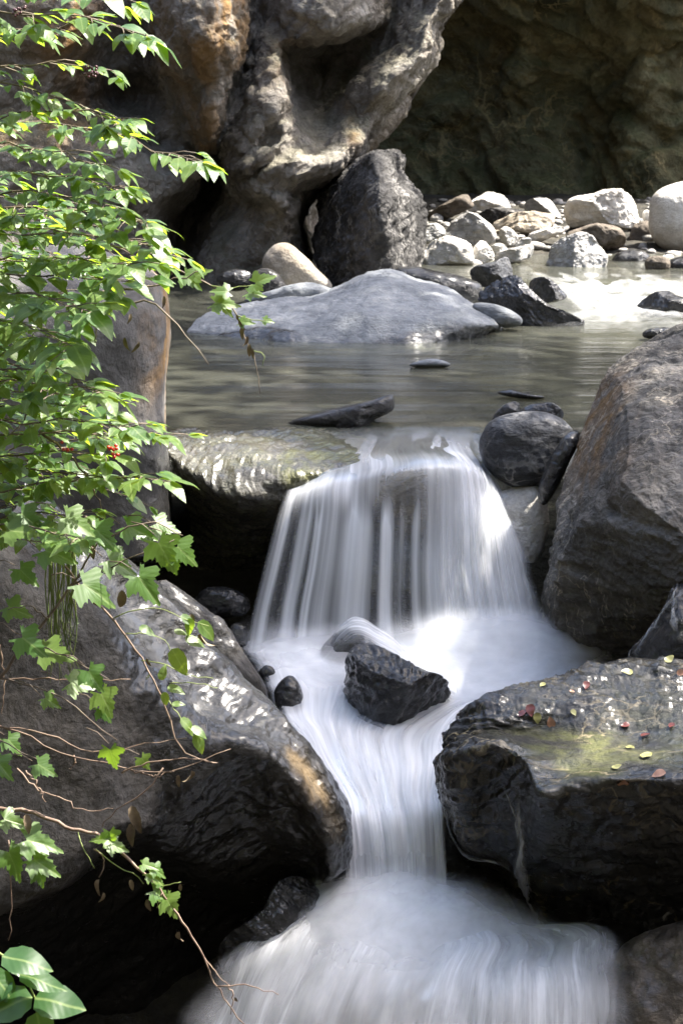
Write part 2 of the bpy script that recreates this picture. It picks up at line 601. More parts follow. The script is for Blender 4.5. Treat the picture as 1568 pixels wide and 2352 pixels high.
M['gold'] = rock_mat('golden brown rock under the water', (0.07, 0.05, 0.026), (0.16, 0.12, 0.06), (0.3, 0.24, 0.14), sc=2.4, bump=0.9, wet=0.6, wet_shade_dark=0.6)
M['bed'] = rock_mat('dark stream bed', (0.02, 0.019, 0.016), (0.045, 0.042, 0.034), (0.1, 0.09, 0.07), sc=1.0, bump=0.8, wet=0.3)
M['gravel'] = rock_mat('pale river gravel', (0.12, 0.115, 0.105), (0.3, 0.285, 0.26), (0.5, 0.48, 0.45), sc=3.0, bump=0.6)


def water_mat():
    g = G_('pool water surface')
    tc = g.n('TexCoord').outputs['Object']
    mp = g.n('Mapping', None, Vector=tc, Scale=(0.8, 5.0, 1)).outputs[0]
    w = g.n('TexNoise', None, Vector=mp, Scale=2.0, Detail=5, Roughness=0.55, Distortion=0.4).outputs[0]
    mp2 = g.n('Mapping', None, Vector=tc, Scale=(1.0, 2.2, 1)).outputs[0]
    w2 = g.n('TexNoise', None, Vector=mp2, Scale=0.9, Detail=2).outputs[0]
    h = g.math('ADD', g.math('MULTIPLY', w, 0.5), w2)
    bp = g.n('Bump', None, Strength=0.3, Distance=0.05, Height=h).outputs[0]
    fr = g.n('Fresnel', None, IOR=1.33, Normal=bp).outputs[0]
    gl = g.n('BsdfGlossy', {'distribution': 'GGX'}, Color=(0.95, 0.96, 0.95), Roughness=0.13, Normal=bp)
    murk = g.n('BsdfDiffuse', None, Color=(0.125, 0.127, 0.1))
    tr = g.n('BsdfTransparent', None, Color=(0.7, 0.72, 0.64))
    body = g.n('MixShader', None, _0=0.62, _1=murk, _2=tr)
    return g.done(g.n('MixShader', None, _0=fr, _1=body, _2=gl))


def foam_mat(name, su, sv, amp=1.3, col=(0.92, 0.93, 0.95), contrast=1.0, seed=0.0, calm=None):
    """white water: streaks run along the flow (v), thickness comes from the sheet's own density"""
    g = G_(name)
    uv = g.n('UVMap').outputs[0]
    a = g.noise(g.n('Mapping', None, Vector=uv, Location=(seed, seed, 0), Scale=(su, sv, 1)).outputs[0], 1.0, 5, 0.62, 0.25)
    b = g.noise(g.n('Mapping', None, Vector=uv, Location=(seed + 5, seed, 3), Scale=(su * 0.22, sv * 0.8, 1)).outputs[0], 1.0, 3, 0.5, 0.4)
    n = g.math('SUBTRACT', g.math('ADD', g.math('MULTIPLY', a, 0.6), g.math('MULTIPLY', b, 0.4)), 0.5)
    if calm:
        n = g.math('MULTIPLY', n, g.math('ADD', 0.25, g.math('MULTIPLY', 0.75, g.step(g.n('Attribute', {'attribute_name': 'run'}).outputs['Fac'], *calm))))
    de = g.n('Attribute', {'attribute_name': 'dens'}).outputs['Fac']
    w = g.math('MULTIPLY', de, g.math('SUBTRACT', 1.0, g.math('MULTIPLY', de, 0.75)))
    f = g.math('ADD', de, g.math('MULTIPLY', g.math('MULTIPLY', n, w), 6.0 * amp), clamp=True)
    f = g.math('POWER', f, contrast)
    bp = g.n('Bump', None, Strength=0.25, Distance=0.03, Height=a).outputs[0]
    df = g.n('BsdfDiffuse', None, Color=col, Normal=bp)
    tl = g.n('BsdfTranslucent', None, Color=col)
    s = g.n('MixShader', None, _0=0.35, _1=df, _2=tl)
    return g.done(g.n('MixShader', None, _0=f, _1=g.n('BsdfTransparent'), _2=s))


def flow_mat():
    """the clear, grey green moving water under the foam"""
    g = G_('clear flowing water')
    uv = g.n('UVMap').outputs[0]
    a = g.noise(g.n('Mapping', None, Vector=uv, Scale=(22, 2.2, 1)).outputs[0], 1.0, 5, 0.6, 0.3)
    bp = g.n('Bump', None, Strength=0.15, Distance=0.02, Height=a).outputs[0]
    fr = g.n('Fresnel', None, IOR=1.33, Normal=bp).outputs[0]
    gl = g.n('BsdfGlossy', None, Color=(.9, .92, .9), Roughness=0.24, Normal=bp)
    df = g.n('BsdfDiffuse', None, Color=(0.24, 0.26, 0.22), Normal=bp)
    tr = g.n('BsdfTransparent', None, Color=(0.8, 0.84, 0.75))
    body = g.n('MixShader', None, _0=0.55, _1=df, _2=tr)
    sh = g.n('MixShader', None, _0=fr, _1=body, _2=gl)
    de = g.n('Attribute', {'attribute_name': 'dens'}).outputs['Fac']
    return g.done(g.n('MixShader', None, _0=g.step(de, 0.0, 0.4), _1=g.n('BsdfTransparent'), _2=sh))


M['water'] = water_mat()
M['flow'] = flow_mat()
M['fall'] = foam_mat('falling white water', 30, 0.5, 1.0, calm=(0.2, 0.5))
M['fall2'] = foam_mat('bright strands of falling water', 44, 0.45, 2.6, contrast=2.2, seed=3.3, calm=(0.02, 0.25))
M['foam'] = foam_mat('churning white water', 12, 1.0, 1.5, seed=1.7)
M['strand'] = foam_mat('bright strands of rushing water', 26, 1.1, 2.2, contrast=1.8, seed=8.1)
M['trickle'] = foam_mat('thin trickling water', 3, 5, 1.2, col=(.7, .72, .75), seed=6.3)
M['mist'] = foam_mat('spray at the foot of the falls', 5, 2.2, 0.7, seed=4.4)
M['rapid'] = foam_mat('sunlit rapids foam', 9, 9.0, 1.6, col=(0.7, 0.71, 0.7), seed=2.7)


def leaf_mat(name, top, under, glow, gloss=0.42):
    g = G_(name)
    ti = g.n('Attribute', {'attribute_name': 'tint'}).outputs['Fac']
    uv = g.n('UVMap').outputs[0]
    sp = g.n('SeparateXYZ', None, Vector=uv)
    ay = g.math('ABSOLUTE', sp.outputs[1])
    vein = g.math('SINE', g.math('MULTIPLY', g.math('SUBTRACT', sp.outputs[0], g.math('MULTIPLY', ay, 0.9)), 44.0))
    mid = g.math('SUBTRACT', 1.0, g.step(ay, 0.0, 0.035))
    base = g.mix(ti, top, under)
    base = g.mix(g.math('MULTIPLY', mid, 0.5), base, (0.3, 0.38, 0.14))
    gc = g.mix(ti, glow, (glow[0] * 1.5, glow[1] * 1.05, glow[2]))
    nz = g.noise(g.n('TexCoord').outputs['Object'], 60, 3, 0.6)
    base = g.mix(0.25, base, g.ramp(nz, [(0.3, (0.3, 0.3, 0.3)), (0.7, (0.75, 0.75, 0.75))]), 'OVERLAY')
    bp = g.n('Bump', None, Strength=0.07, Distance=0.0012, Height=vein).outputs[0]
    pb = g.n('BsdfPrincipled', None, Base_Color=base, Roughness=gloss, Normal=bp)
    pb.inputs['Specular IOR Level'].default_value = 0.6
    tl = g.n('BsdfTranslucent', None, Color=gc, Normal=bp)
    return g.done(g.n('MixShader', None, _0=0.48, _1=pb, _2=tl))


def plain_mat(name, col, col2=None, rough=0.7, sc=20):
    g = G_(name)
    tc = g.n('TexCoord').outputs['Object']
    nz = g.noise(tc, sc, 5, 0.6)
    c = g.ramp(nz, [(0.35, col), (0.65, col2 or tuple(x * 1.7 for x in col))])
    bp = g.n('Bump', None, Strength=0.4, Distance=0.004, Height=nz).outputs[0]
    return g.done(g.n('BsdfPrincipled', None, Base_Color=c, Roughness=rough, Normal=bp))


M['leaf'] = leaf_mat('green shrub leaf', (0.045, 0.1, 0.028), (0.1, 0.16, 0.035), (0.27, 0.47, 0.035))
M['maple'] = leaf_mat('maple leaf', (0.05, 0.12, 0.025), (0.1, 0.16, 0.03), (0.2, 0.4, 0.03))
M['bramble'] = leaf_mat('bramble leaf', (0.03, 0.08, 0.022), (0.05, 0.11, 0.03), (0.14, 0.3, 0.03), 0.38)
M['canopy'] = leaf_mat('canopy leaf', (0.05, 0.11, 0.02), (0.09, 0.15, 0.03), (0.15, 0.28, 0.03))
M['bark'] = plain_mat('grey brown twig bark', (0.07, 0.05, 0.035), (0.18, 0.14, 0.1))
M['redtwig'] = plain_mat('reddish vine bark', (0.1, 0.06, 0.04), (0.24, 0.17, 0.12))
M['stem'] = plain_mat('green stem', (0.12, 0.16, 0.04), (0.22, 0.26, 0.08))
M['dry'] = plain_mat('dry curled leaf', (0.08, 0.055, 0.03), (0.24, 0.18, 0.11))
M['berry'] = plain_mat('red berry', (0.35, 0.02, 0.01), (0.5, 0.04, 0.02), 0.25)
M['darkberry'] = plain_mat('dark berry', (0.04, 0.01, 0.015), (0.08, 0.02, 0.03), 0.3)
M['redleaf'] = plain_mat('red brown fallen leaf', (0.06, 0.014, 0.01), (0.13, 0.03, 0.018), 0.35, 40)
M['yellowleaf'] = plain_mat('yellow fallen leaf', (0.15, 0.145, 0.04), (0.26, 0.25, 0.1), 0.4, 40)
M['orangeleaf'] = plain_mat('orange fallen leaf', (0.22, 0.1, 0.05), (0.34, 0.19, 0.12), 0.4, 40)
M['grass'] = plain_mat('grass blade', (0.06, 0.1, 0.02), (0.14, 0.17, 0.04), 0.5)

#@STRUCTURE
# ------------------------------------------------------------------ ground: stream bed and banks, one sheet
def sm(x, a, b):
    t = np.clip((x - a) / (b - a), 0, 1)
    return t * t * (3 - 2 * t)


def ground_z(X, Y):
    Z = np.full_like(X, -1.75)
    Z = Z + 0.62 * sm(Y, 5.75, 6.15)
    Z = Z + 0.75 * sm(Y, 7.55, 7.95)
    Z = Z + 0.36 * sm(Y, 12.4, 14.3) + 0.26 * sm(Y, 14.3, 19)
    Z = Z + 1.2 * sm(-Y, -3.5, 0.0) + 14.0 * sm(-Y, 1.0, 9.0)  # unseen hill behind the camera, raised to block low sky light
    Z = Z + sm(-X, 2.0, 5.0) * 2.2 + sm(-X, 3.0, 8.0) * 6.0 + sm(X, 3.6, 9.0) * 1.6  # left bank heightened out of view to cut sky light
    Z = Z + sm(np.hypot(X, np.maximum(Y - 14, 0) * 0.6 + np.maximum(-Y, 0) * 0.7), 9, 34) * 9
    Pq = np.stack([X.ravel(), Y.ravel(), 0 * X.ravel()], -1)
    return Z + ((0.08 * fbm(Pq * 1.6, 4) + 0.04 * ridged(Pq * 4, 3)) * (1 - 0.6 * sm(Y.ravel(), 13, 14))).reshape(X.shape)


def build_ground():
    xs = np.concatenate([np.linspace(-40, -4, 30), np.linspace(-3.9, 4.4, 150), np.linspace(4.6, 40, 30)])
    ys = np.concatenate([np.linspace(-40, 2.8, 24), np.linspace(3, 24, 280), np.linspace(24.5, 70, 26)])
    X, Y = np.meshgrid(xs, ys)
    Z = ground_z(X, Y)
    V = np.stack([X.ravel(), Y.ravel(), Z.ravel()], -1)
    o = mesh_obj('ground', V, grid_faces(len(ys), len(xs)), M['bed'], origin=(0, 0, 0))
    tag(o, kind='structure')


def build_gravel():
    iv, fi = ico(2)
    rs = np.random.RandomState(5)
    V, F, k = [], [], 0
    for q in range(650):
        y = 13.9 + 5.6 * rs.rand() ** 1.3
        x = rs.uniform(0.1, 4.2)
        r = rs.uniform(.015, .04) * (1.8 if rs.rand() < .15 else 1)
        z = float(ground_z(np.array([[x]]), np.array([[y]]))[0, 0])
        sc = np.array([r * rs.uniform(.8, 1.5), r * rs.uniform(.8, 1.5), r * rs.uniform(.5, .9)])
        a = rs.uniform(0, 6.28)
        v = iv * (1 + 0.25 * pn(iv * 1.3 + q * 3.1))[:, None] * sc
        v = np.stack([v[:, 0] * math.cos(a) - v[:, 1] * math.sin(a), v[:, 0] * math.sin(a) + v[:, 1] * math.cos(a), v[:, 2]], -1)
        V.append(v + [x, y, z + r * .25])
        F.append(fi + k)
        k += len(iv)
    o = mesh_obj('gravel', np.concatenate(V), np.concatenate(F), M['gravel'], origin=(0, 0, 0))
    tag(o, 'pale gravel between the sunlit stones of the far bank', 'gravel', kind='stuff')


build_gravel()
build_ground()

# the back wall of the gorge; its unseen top overhangs to shade it
def build_back():
    rows = []
    for py, dd in ((-1700, 19.2), (-1000, 19.3), (-500, 19.7), (-200, 20.2), (0, 20.5), (120, 20.9), (240, 21.0), (340, 21.0), (430, 20.8), (520, 20.6)):
        rows.append([(300, py, dd - 0.5), (700, py, dd - 0.3), (900, py, dd + 0.1), (1050, py, dd), (1200, py, dd - 0.4), (1350, py, dd - 0.2),
                     (1500, py, dd - 0.8), (1750, py, dd - 0.3), (2300, py, dd + .6), (2900, py, dd + 2.5)])
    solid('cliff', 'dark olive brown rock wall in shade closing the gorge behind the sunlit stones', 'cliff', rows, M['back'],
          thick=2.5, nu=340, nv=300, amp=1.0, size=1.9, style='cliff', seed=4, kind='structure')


build_back()


def build_cliff():
    rows = [
        [(-500, -900, 15.0), (-100, -900, 15.3), (200, -900, 15.6), (400, -900, 15.9), (560, -900, 15.8), (720, -900, 15.4), (900, -900, 15.6), (1080, -900, 16), (1250, -900, 16.6), (1300, -900, 19)],
        [(-500, -350, 13.4), (-100, -350, 13.7), (200, -350, 14, 0, .3), (400, -350, 13.9, 0, .6), (520, -350, 14.0, 0, .7), (600, -350, 14.8), (720, -330, 14.8), (900, -330, 15.0), (1040, -350, 15.2), (1160, -330, 15.8), (1180, -330, 18)],
        [(-500, -120, 12.9), (-100, -120, 13.2), (200, -120, 13.4, 0, .5), (320, -120, 13.7), (400, -120, 13.2, 0, .6), (500, -120, 13.2, 0, .9), (565, -120, 13.8), (600, -120, 14.3), (640, -110, 13.9), (760, -110, 13.7), (880, -110, 13.9), (960, -110, 14.6), (1020, -110, 14.4), (1090, -120, 15.0), (1100, -120, 18)],
        [(-500, 0, 12.7), (0, 0, 12.9), (150, 0, 13.0, 0, .9), (260, 0, 13.6), (330, 0, 13.6), (400, 0, 13.0, 0, .4), (480, 0, 12.85, 0, 1), (550, 0, 13.2, 0, 1), (583, 0, 13.9), (610, 0, 13.9), (650, 0, 13.6), (760, 0, 13.45), (850, 0, 13.7), (910, 0, 14.5), (970, 0, 14.2), (1010, 0, 14.0), (1042, 0, 14.4), (1045, 0, 18)],
        [(-500, 60, 12.7), (0, 60, 12.9), (150, 60, 13.05, 0, 1), (260, 60, 13.7), (330, 60, 13.7), (400, 60, 12.95, 0, .4), (480, 60, 12.75, 0, 1), (545, 60, 13.05, 0, 1), (580, 60, 13.85), (605, 55, 13.75), (640, 70, 13.65), (700, 85, 13.5), (770, 85, 13.5), (840, 60, 13.75), (890, 60, 14.5), (945, 60, 14.0), (985, 55, 13.85), (1004, 48, 14.2), (1006, 58, 18)],
        [(-500, 105, 12.7), (0, 105, 12.95), (150, 105, 13.1, 0, 1), (260, 105, 13.8), (330, 105, 13.8), (400, 105, 13.0, 0, .4), (480, 105, 12.75, 0, .9), (540, 105, 13.0, 0, .8), (572, 105, 13.85), (600, 105, 13.62), (638, 105, 13.5, 0, .3), (665, 110, 14.3), (760, 110, 14.6), (830, 95, 14.6), (870, 105, 14.5), (930, 110, 13.85), (975, 105, 13.75), (1000, 100, 14.1), (1002, 110, 18)],
        [(-500, 150, 12.75), (0, 150, 13.0), (150, 150, 13.2, 0, .7), (260, 150, 13.9), (340, 150, 13.8), (410, 150, 13.1, 0, .5), (480, 150, 12.85, 0, .8), (530, 150, 13.05, 0, .6), (560, 150, 13.8), (595, 150, 13.5), (640, 150, 13.38, 0, .3), (668, 150, 14.3), (740, 150, 14.6), (820, 145, 14.5), (860, 150, 14.1), (910, 150, 13.7), (955, 150, 13.7), (985, 140, 14.05), (985, 150, 18)],
        [(-500, 230, 12.8), (0, 230, 13.0), (150, 230, 13.3, 0, .5), (280, 230, 14.1), (380, 230, 13.8), (440, 225, 13.2, 0, .4), (490, 220, 12.98, 0, .6), (520, 225, 13.3), (540, 225, 13.65), (580, 230, 13.3), (642, 230, 13.2, 0, .2), (672, 230, 14.05), (740, 230, 14.35), (800, 225, 14.0), (840, 220, 13.7), (885, 210, 13.65, 0, .3), (932, 198, 13.95), (930, 210, 18)],
        [(-500, 320, 12.7), (0, 320, 12.85, 0, .9), (150, 320, 12.95, 0, 1), (290, 330, 13.1), (350, 330, 13.6), (430, 330, 13.7), (480, 320, 13.2, 0, .8), (505, 330, 13.6), (530, 325, 13.4), (580, 320, 13.15), (610, 320, 13.25), (650, 320, 13.1), (690, 320, 13.5), (740, 320, 13.6), (790, 310, 13.45), (815, 305, 13.5, 0, .7), (853, 300, 13.8), (850, 312, 18)],
        [(-500, 380, 12.65), (0, 380, 12.8), (150, 380, 12.9), (300, 380, 13.0), (390, 385, 13.3), (455, 380, 13.35, 0, .4), (472, 385, 14.3), (500, 385, 14.2), (525, 380, 13.4), (575, 380, 13.0), (615, 375, 13.1), (660, 365, 13.0), (700, 365, 13.05), (750, 360, 13.15), (800, 350, 13.3), (822, 362, 13.7), (822, 372, 18)],
        [(-500, 425, 12.6), (0, 425, 12.8), (150, 425, 12.9), (300, 430, 13.0), (390, 435, 13.25), (440, 430, 13.5), (462, 430, 14.6), (500, 430, 14.4), (530, 425, 13.6), (575, 425, 13.1), (615, 420, 13.05), (660, 410, 13.0), (700, 405, 13.0), (740, 402, 13.15), (775, 395, 13.5), (800, 400, 18)],
        [(-500, 500, 12.6), (0, 500, 12.8), (150, 500, 12.9), (300, 500, 13.1), (380, 500, 13.6), (430, 500, 14.4), (470, 500, 14.1), (510, 500, 13.7), (570, 490, 13.45), (610, 480, 13.15), (660, 470, 13.05), (685, 470, 13.6), (700, 470, 14.4), (760, 470, 18)],
        [(-500, 600, 12.4), (0, 600, 12.6), (150, 600, 12.8), (300, 600, 13.1), (380, 600, 13.7), (420, 600, 14.2), (465, 600, 13.5), (510, 590, 13.3), (570, 590, 13.3), (610, 590, 13.2), (660, 580, 13.2), (685, 570, 13.5), (700, 570, 14.4), (760, 570, 18)],
        [(-500, 760, 12.2), (0, 760, 12.4), (150, 760, 12.6), (300, 760, 12.8), (380, 740, 13.2), (420, 740, 13.2), (465, 720, 13.0), (510, 700, 13.0), (570, 700, 13.0), (610, 700, 13.0), (660, 700, 13.0), (685, 700, 13.2), (720, 700, 14), (780, 700, 17)],
    ]
    return solid('cliff', 'pale fluted cliff with ochre stains and dappled sun on the left', 'cliff', rows, M['cliff'],
          thick=2.5, nu=460, nv=400, amp=0.9, size=0.55, style='cliff', seed=2, kind='structure')


CLIFF = build_cliff()

# ------------------------------------------------------------------ large boulders of the foreground
solid('boulder', 'huge grey slab boulder with a glistening wet ridge at lower left', 'boulder', [
    [(20, 1200, 6.2), (230, 1290, 6.3), (370, 1420, 6.4), (490, 1550, 6.4), (600, 1670, 6.3), (690, 1780, 6.2), (750, 1880, 6.1), (785, 2050, 6.1)],
    [(60, 1100, 5.52, 1), (220, 1226, 5.6, 1), (350, 1341, 5.66, 1), (490, 1486, 5.67, 1), (600, 1606, 5.64, 1), (655, 1656, 5.62, 1), (700, 1701, 5.6, 1), (745, 1764, 5.57, 1), (784, 1864, 5.55, .8), (790, 1990, 5.62, 1)],
    [(40, 1160, 5.4, .6), (200, 1290, 5.5, 1), (310, 1410, 5.55, 1), (430, 1545, 5.55, 1), (530, 1655, 5.5, 1), (600, 1680, 5.5, .8), (670, 1730, 5.5, .4, .6), (730, 1800, 5.5, .4, .8), (770, 1890, 5.5, .7, .5), (780, 2000, 5.55, 1)],
    [(-50, 1300, 5.0, 0), (130, 1390, 5.2, 0), (250, 1450, 5.3, .5), (350, 1580, 5.33, 1), (450, 1680, 5.35, 1), (560, 1712, 5.37, 1), (640, 1760, 5.4, .8), (700, 1830, 5.4, .6, .4), (745, 1920, 5.45, 1), (760, 2010, 5.5, 1)],
    [(-100, 1500, 4.95, 0), (100, 1560, 5.1, 0), (240, 1620, 5.2, 0), (315, 1690, 5.25, .35), (420, 1770, 5.3, 1), (530, 1790, 5.4, 1), (620, 1840, 5.45, 1), (690, 1900, 5.5, 1), (740, 2000, 5.6, 1)],
    [(-100, 1750, 4.9, 0), (80, 1790, 5.05, 0), (200, 1810, 5.1, 0), (315, 1845, 5.2, .35), (430, 1880, 5.35, 1), (540, 1930, 5.5, 1), (650, 1980, 5.6, 1), (720, 2050, 5.7, 1)],
    [(-100, 2090, 4.9, .1), (0, 2066, 4.95, .1), (120, 1998, 5.0, .1), (200, 1958, 5.05, .1), (290, 1905, 5.12, .3), (400, 1960, 5.4, 1), (520, 2040, 5.6, 1), (640, 2080, 5.8, 1)],
    [(-100, 2150, 5.3, .8), (50, 2130, 5.4, .8), (200, 2060, 5.5, .9), (320, 2030, 5.6, 1), (450, 2080, 5.8, 1), (600, 2120, 6.0, 1)],  # undercut: its shade is painted dark through the wet channel
    [(-100, 2480, 5.9, 1), (50, 2480, 5.9, 1), (200, 2460, 6.0, 1), (320, 2440, 6.0, 1), (450, 2400, 6.1, 1), (620, 2350, 6.2, 1)],
], M['slab'], thick=0.7, nu=320, nv=290, amp=0.6, size=0.5, style='worn', seed=3)

solid('boulder', 'broad wet boulder with green algae top and scattered leaves at lower right', 'boulder', [
    [(1050, 1760, 6.2), (1150, 1740, 6.3), (1300, 1720, 6.4), (1400, 1700, 6.4), (1570, 1700, 6.4), (1800, 1720, 6.4)],
    [(1025, 1690, 5.67, .4), (1042, 1668, 5.69, .4), (1064, 1636, 5.73, .4), (1104, 1616, 5.70, .5), (1164, 1603, 5.76, .6), (1219, 1586, 5.80, .7), (1284, 1566, 5.83, .7), (1344, 1536, 5.86, .6), (1384, 1521, 5.88, .6), (1449, 1513, 5.88, .6), (1509, 1513, 5.86, .7), (1568, 1523, 5.83, .8), (1800, 1560, 5.78)],
    [(1020, 1715, 5.59, .2), (1060, 1680, 5.59, .2), (1120, 1655, 5.58, .5), (1200, 1635, 5.61, .7, .3), (1300, 1615, 5.63, .9, .4), (1400, 1595, 5.65, 1, .4), (1480, 1590, 5.65, 1, .3), (1568, 1590, 5.63, 1, .2), (1800, 1620, 5.63)],
    [(1012, 1740, 5.6, .3), (1080, 1690, 5.55, .2), (1150, 1685, 5.55, .1, .3), (1240, 1690, 5.55, .2, .9), (1350, 1690, 5.5, .25, 1), (1450, 1690, 5.5, .4, 1), (1568, 1690, 5.45, .6, .8), (1800, 1700, 5.4)],
    [(1007, 1770, 5.55, .5), (1060, 1735, 5.42, .4), (1130, 1712, 5.38, .4), (1195, 1735, 5.32, .6, .3), (1225, 1780, 5.22, .6, .6), (1250, 1815, 5.15, .5, .4), (1330, 1790, 5.18, .3, .8), (1430, 1780, 5.18, .4, .8), (1568, 1778, 5.15, .5, .7), (1800, 1790, 5.1)],
    [(1009, 1800, 5.57, .9), (1060, 1780, 5.45, .9), (1130, 1750, 5.42, .9), (1195, 1775, 5.33, .9), (1225, 1815, 5.22, .9), (1250, 1842, 5.17, .9), (1330, 1822, 5.17, .9), (1430, 1808, 5.17, .9), (1568, 1806, 5.13, .9), (1800, 1812, 5.1, 1)],
    [(1013, 1850, 5.62, 1), (1060, 1840, 5.5, 1), (1130, 1815, 5.48, 1), (1195, 1850, 5.4, 1), (1250, 1890, 5.3, 1), (1330, 1870, 5.28, 1), (1568, 1860, 5.22, 1), (1800, 1860, 5.2, 1)],
    [(1032, 1910, 5.72, 1), (1065, 1960, 5.65, 1), (1130, 1950, 5.6, 1), (1200, 1970, 5.55, 1), (1300, 1980, 5.5, 1), (1568, 1980, 5.42, 1), (1800, 1980, 5.4, 1)],
    [(1090, 1980, 5.95, 1), (1160, 2000, 5.9, 1), (1220, 2060, 5.8, 1), (1330, 2100, 5.7, 1), (1568, 2100, 5.6, 1), (1800, 2100, 5.6, 1)],  # underside from here on: shade painted in by the wet value
    [(1150, 2010, 6.3, 1), (1240, 2190, 6.0, 1), (1330, 2220, 5.95, 1), (1568, 2240, 5.9, 1), (1800, 2240, 5.9, 1)],
], M['green'], thick=0.8, nu=360, nv=320, amp=0.62, size=0.45, style='rough', seed=6)
GREEN = bpy.context.scene.objects['boulder.001']

solid('boulder', 'tall veined grey brown boulder towering on the right above the falls', 'boulder', [
    [(1285, 1530, 7.2, .8), (1259, 1456, 6.95, .3), (1242, 1330, 6.9, 0), (1240, 1230, 6.9), (1249, 1158, 6.9), (1274, 1098, 6.9, 0, .3), (1304, 1000, 6.95, 0, .8), (1344, 933, 7.0, 0, .9), (1379, 868, 7.05, 0, .5), (1409, 833, 7.1), (1471, 797, 7.15), (1524, 783, 7.2), (1600, 760, 7.2), (1800, 700, 7.2)],  # rows start at the undercut, its colour darkened there for shade
    [(1320, 1530, 7.1, .8), (1290, 1440, 6.75, .3), (1275, 1340, 6.6, 0), (1272, 1240, 6.58), (1282, 1160, 6.6), (1312, 1090, 6.65, 0, .5), (1350, 1000, 6.7, 0, 1), (1390, 930, 6.75, 0, 1), (1425, 880, 6.85, 0, .5), (1490, 840, 6.9), (1568, 830, 6.95), (1800, 780, 7)],
    [(1370, 1530, 7.0, .8), (1340, 1440, 6.6, .3), (1330, 1330, 6.35, 0), (1335, 1240, 6.33), (1350, 1160, 6.36), (1385, 1080, 6.42, 0, .4), (1420, 1010, 6.5, 0, .4), (1480, 950, 6.58), (1568, 910, 6.65), (1800, 880, 6.7)],
    [(1430, 1530, 6.9, .8), (1410, 1440, 6.55, .3), (1400, 1330, 6.2, 0), (1420, 1230, 6.17), (1450, 1150, 6.2), (1500, 1080, 6.3), (1568, 1030, 6.38), (1800, 1000, 6.4)],
    [(1500, 1530, 6.8, .8), (1480, 1450, 6.5, .3), (1490, 1330, 6.12, 0), (1510, 1240, 6.08), (1568, 1160, 6.1), (1800, 1100, 6.2)],
    [(1590, 1530, 6.7, .8), (1590, 1450, 6.4, .3), (1600, 1350, 6.1, 0), (1650, 1250, 6.0), (1800, 1200, 6.0)],
], M['bigright'], thick=0.9, nu=300, nv=240, amp=0.6, size=0.5, style='rough', seed=8, facets=7)
boulder('boulder', 'mossy slab leaning on top of the tall veined boulder at the right edge', [(1470, 800), (1500, 775), (1560, 745), (1640, 720), (1700, 760), (1680, 860), (1600, 880), (1540, 850), (1510, 815)], 7.3, M['bigright'], seed=12, facets=3, amp=0.8)

solid('rock_pillar', 'smooth upright rock pillar with an ochre right edge behind the leaves', 'rock', [
    [(-150, 560, 7.0), (60, 560, 7.05), (200, 570, 7.1), (300, 600, 7.15), (350, 620, 7.2, 0, .5), (368, 640, 7.35, 0, 1), (360, 650, 8.0)],
    [(-150, 650, 6.8), (60, 650, 6.85), (200, 650, 6.9), (300, 650, 6.95), (355, 650, 7.0, 0, .6), (376, 660, 7.2, 0, 1), (370, 680, 8.0)],
    [(-150, 760, 6.7), (60, 760, 6.75), (200, 760, 6.8), (300, 760, 6.85), (360, 760, 6.95, 0, .7), (385, 770, 7.15, 0, 1), (378, 780, 8.0)],
    [(-150, 860, 6.7), (60, 860, 6.75), (200, 860, 6.8), (300, 860, 6.85), (358, 860, 6.95, 0, .7), (380, 860, 7.15, 0, 1), (374, 870, 8.0)],
    [(-150, 950, 6.7), (60, 950, 6.75), (200, 950, 6.8), (300, 950, 6.85, .2), (355, 940, 6.95, .3, .3), (380, 940, 7.15, .3, .6), (374, 950, 8.0)],
    [(-150, 1050, 6.7, .5), (60, 1050, 6.75, .5), (200, 1050, 6.8, .6), (300, 1050, 6.85, .7), (360, 1050, 6.95, .7), (386, 1050, 7.15, .8), (380, 1060, 8.0, 1)],
    [(-150, 1280, 6.7, .9), (60, 1280, 6.75, .9), (200, 1280, 6.8, .9), (300, 1280, 6.85, .9), (365, 1280, 6.95, 1), (392, 1280, 7.15, 1), (386, 1290, 8.0, 1)],
], M['pillar'], thick=0.9, nu=150, nv=170, amp=0.7, size=0.5, style='smooth', seed=5)

solid('ledge_rock', 'wet mossy ledge rock at the pool rim left of the waterfall', 'rock', [
    [(380, 985, 7.8), (500, 985, 7.8), (650, 980, 7.85), (800, 992, 7.75), (860, 1015, 7.6)],
    [(385, 1008, 7.42, .5), (500, 1002, 7.45, .5), (650, 1000, 7.45, .5, .3), (760, 1012, 7.4, .5, .6), (835, 1045, 7.28, .5, .6)],
    [(388, 1030, 7.28, .8), (460, 1042, 7.22, .8), (560, 1042, 7.2, .9, .2), (660, 1046, 7.2, .8, .7), (760, 1050, 7.2, .7, 1), (832, 1055, 7.2, .6, .7)],
    [(390, 1046, 7.22, 1), (440, 1084, 7.1, 1), (520, 1104, 7.04, 1), (600, 1100, 7.05, 1, .3), (680, 1094, 7.05, .9, .6), (760, 1084, 7.1, .8, .7), (822, 1068, 7.15, .8, .6)],
    [(410, 1100, 7.25, 1), (470, 1122, 7.08, 1), (540, 1150, 7.02, 1), (640, 1150, 7.05, 1), (720, 1120, 7.12, 1), (820, 1090, 7.25, 1)],
    [(440, 1200, 7.5, 1), (520, 1220, 7.4, 1), (620, 1210, 7.45, 1), (700, 1180, 7.5, 1), (820, 1120, 7.5, 1)],  # undercut below the front edge, shade put into its colour too
    [(440, 1330, 7.9, 1), (600, 1340, 7.9, 1), (800, 1250, 7.9, 1)],
], M['ledge'], thick=0.4, nu=220, nv=150, amp=0.75, size=0.26, style='rough', seed=9)

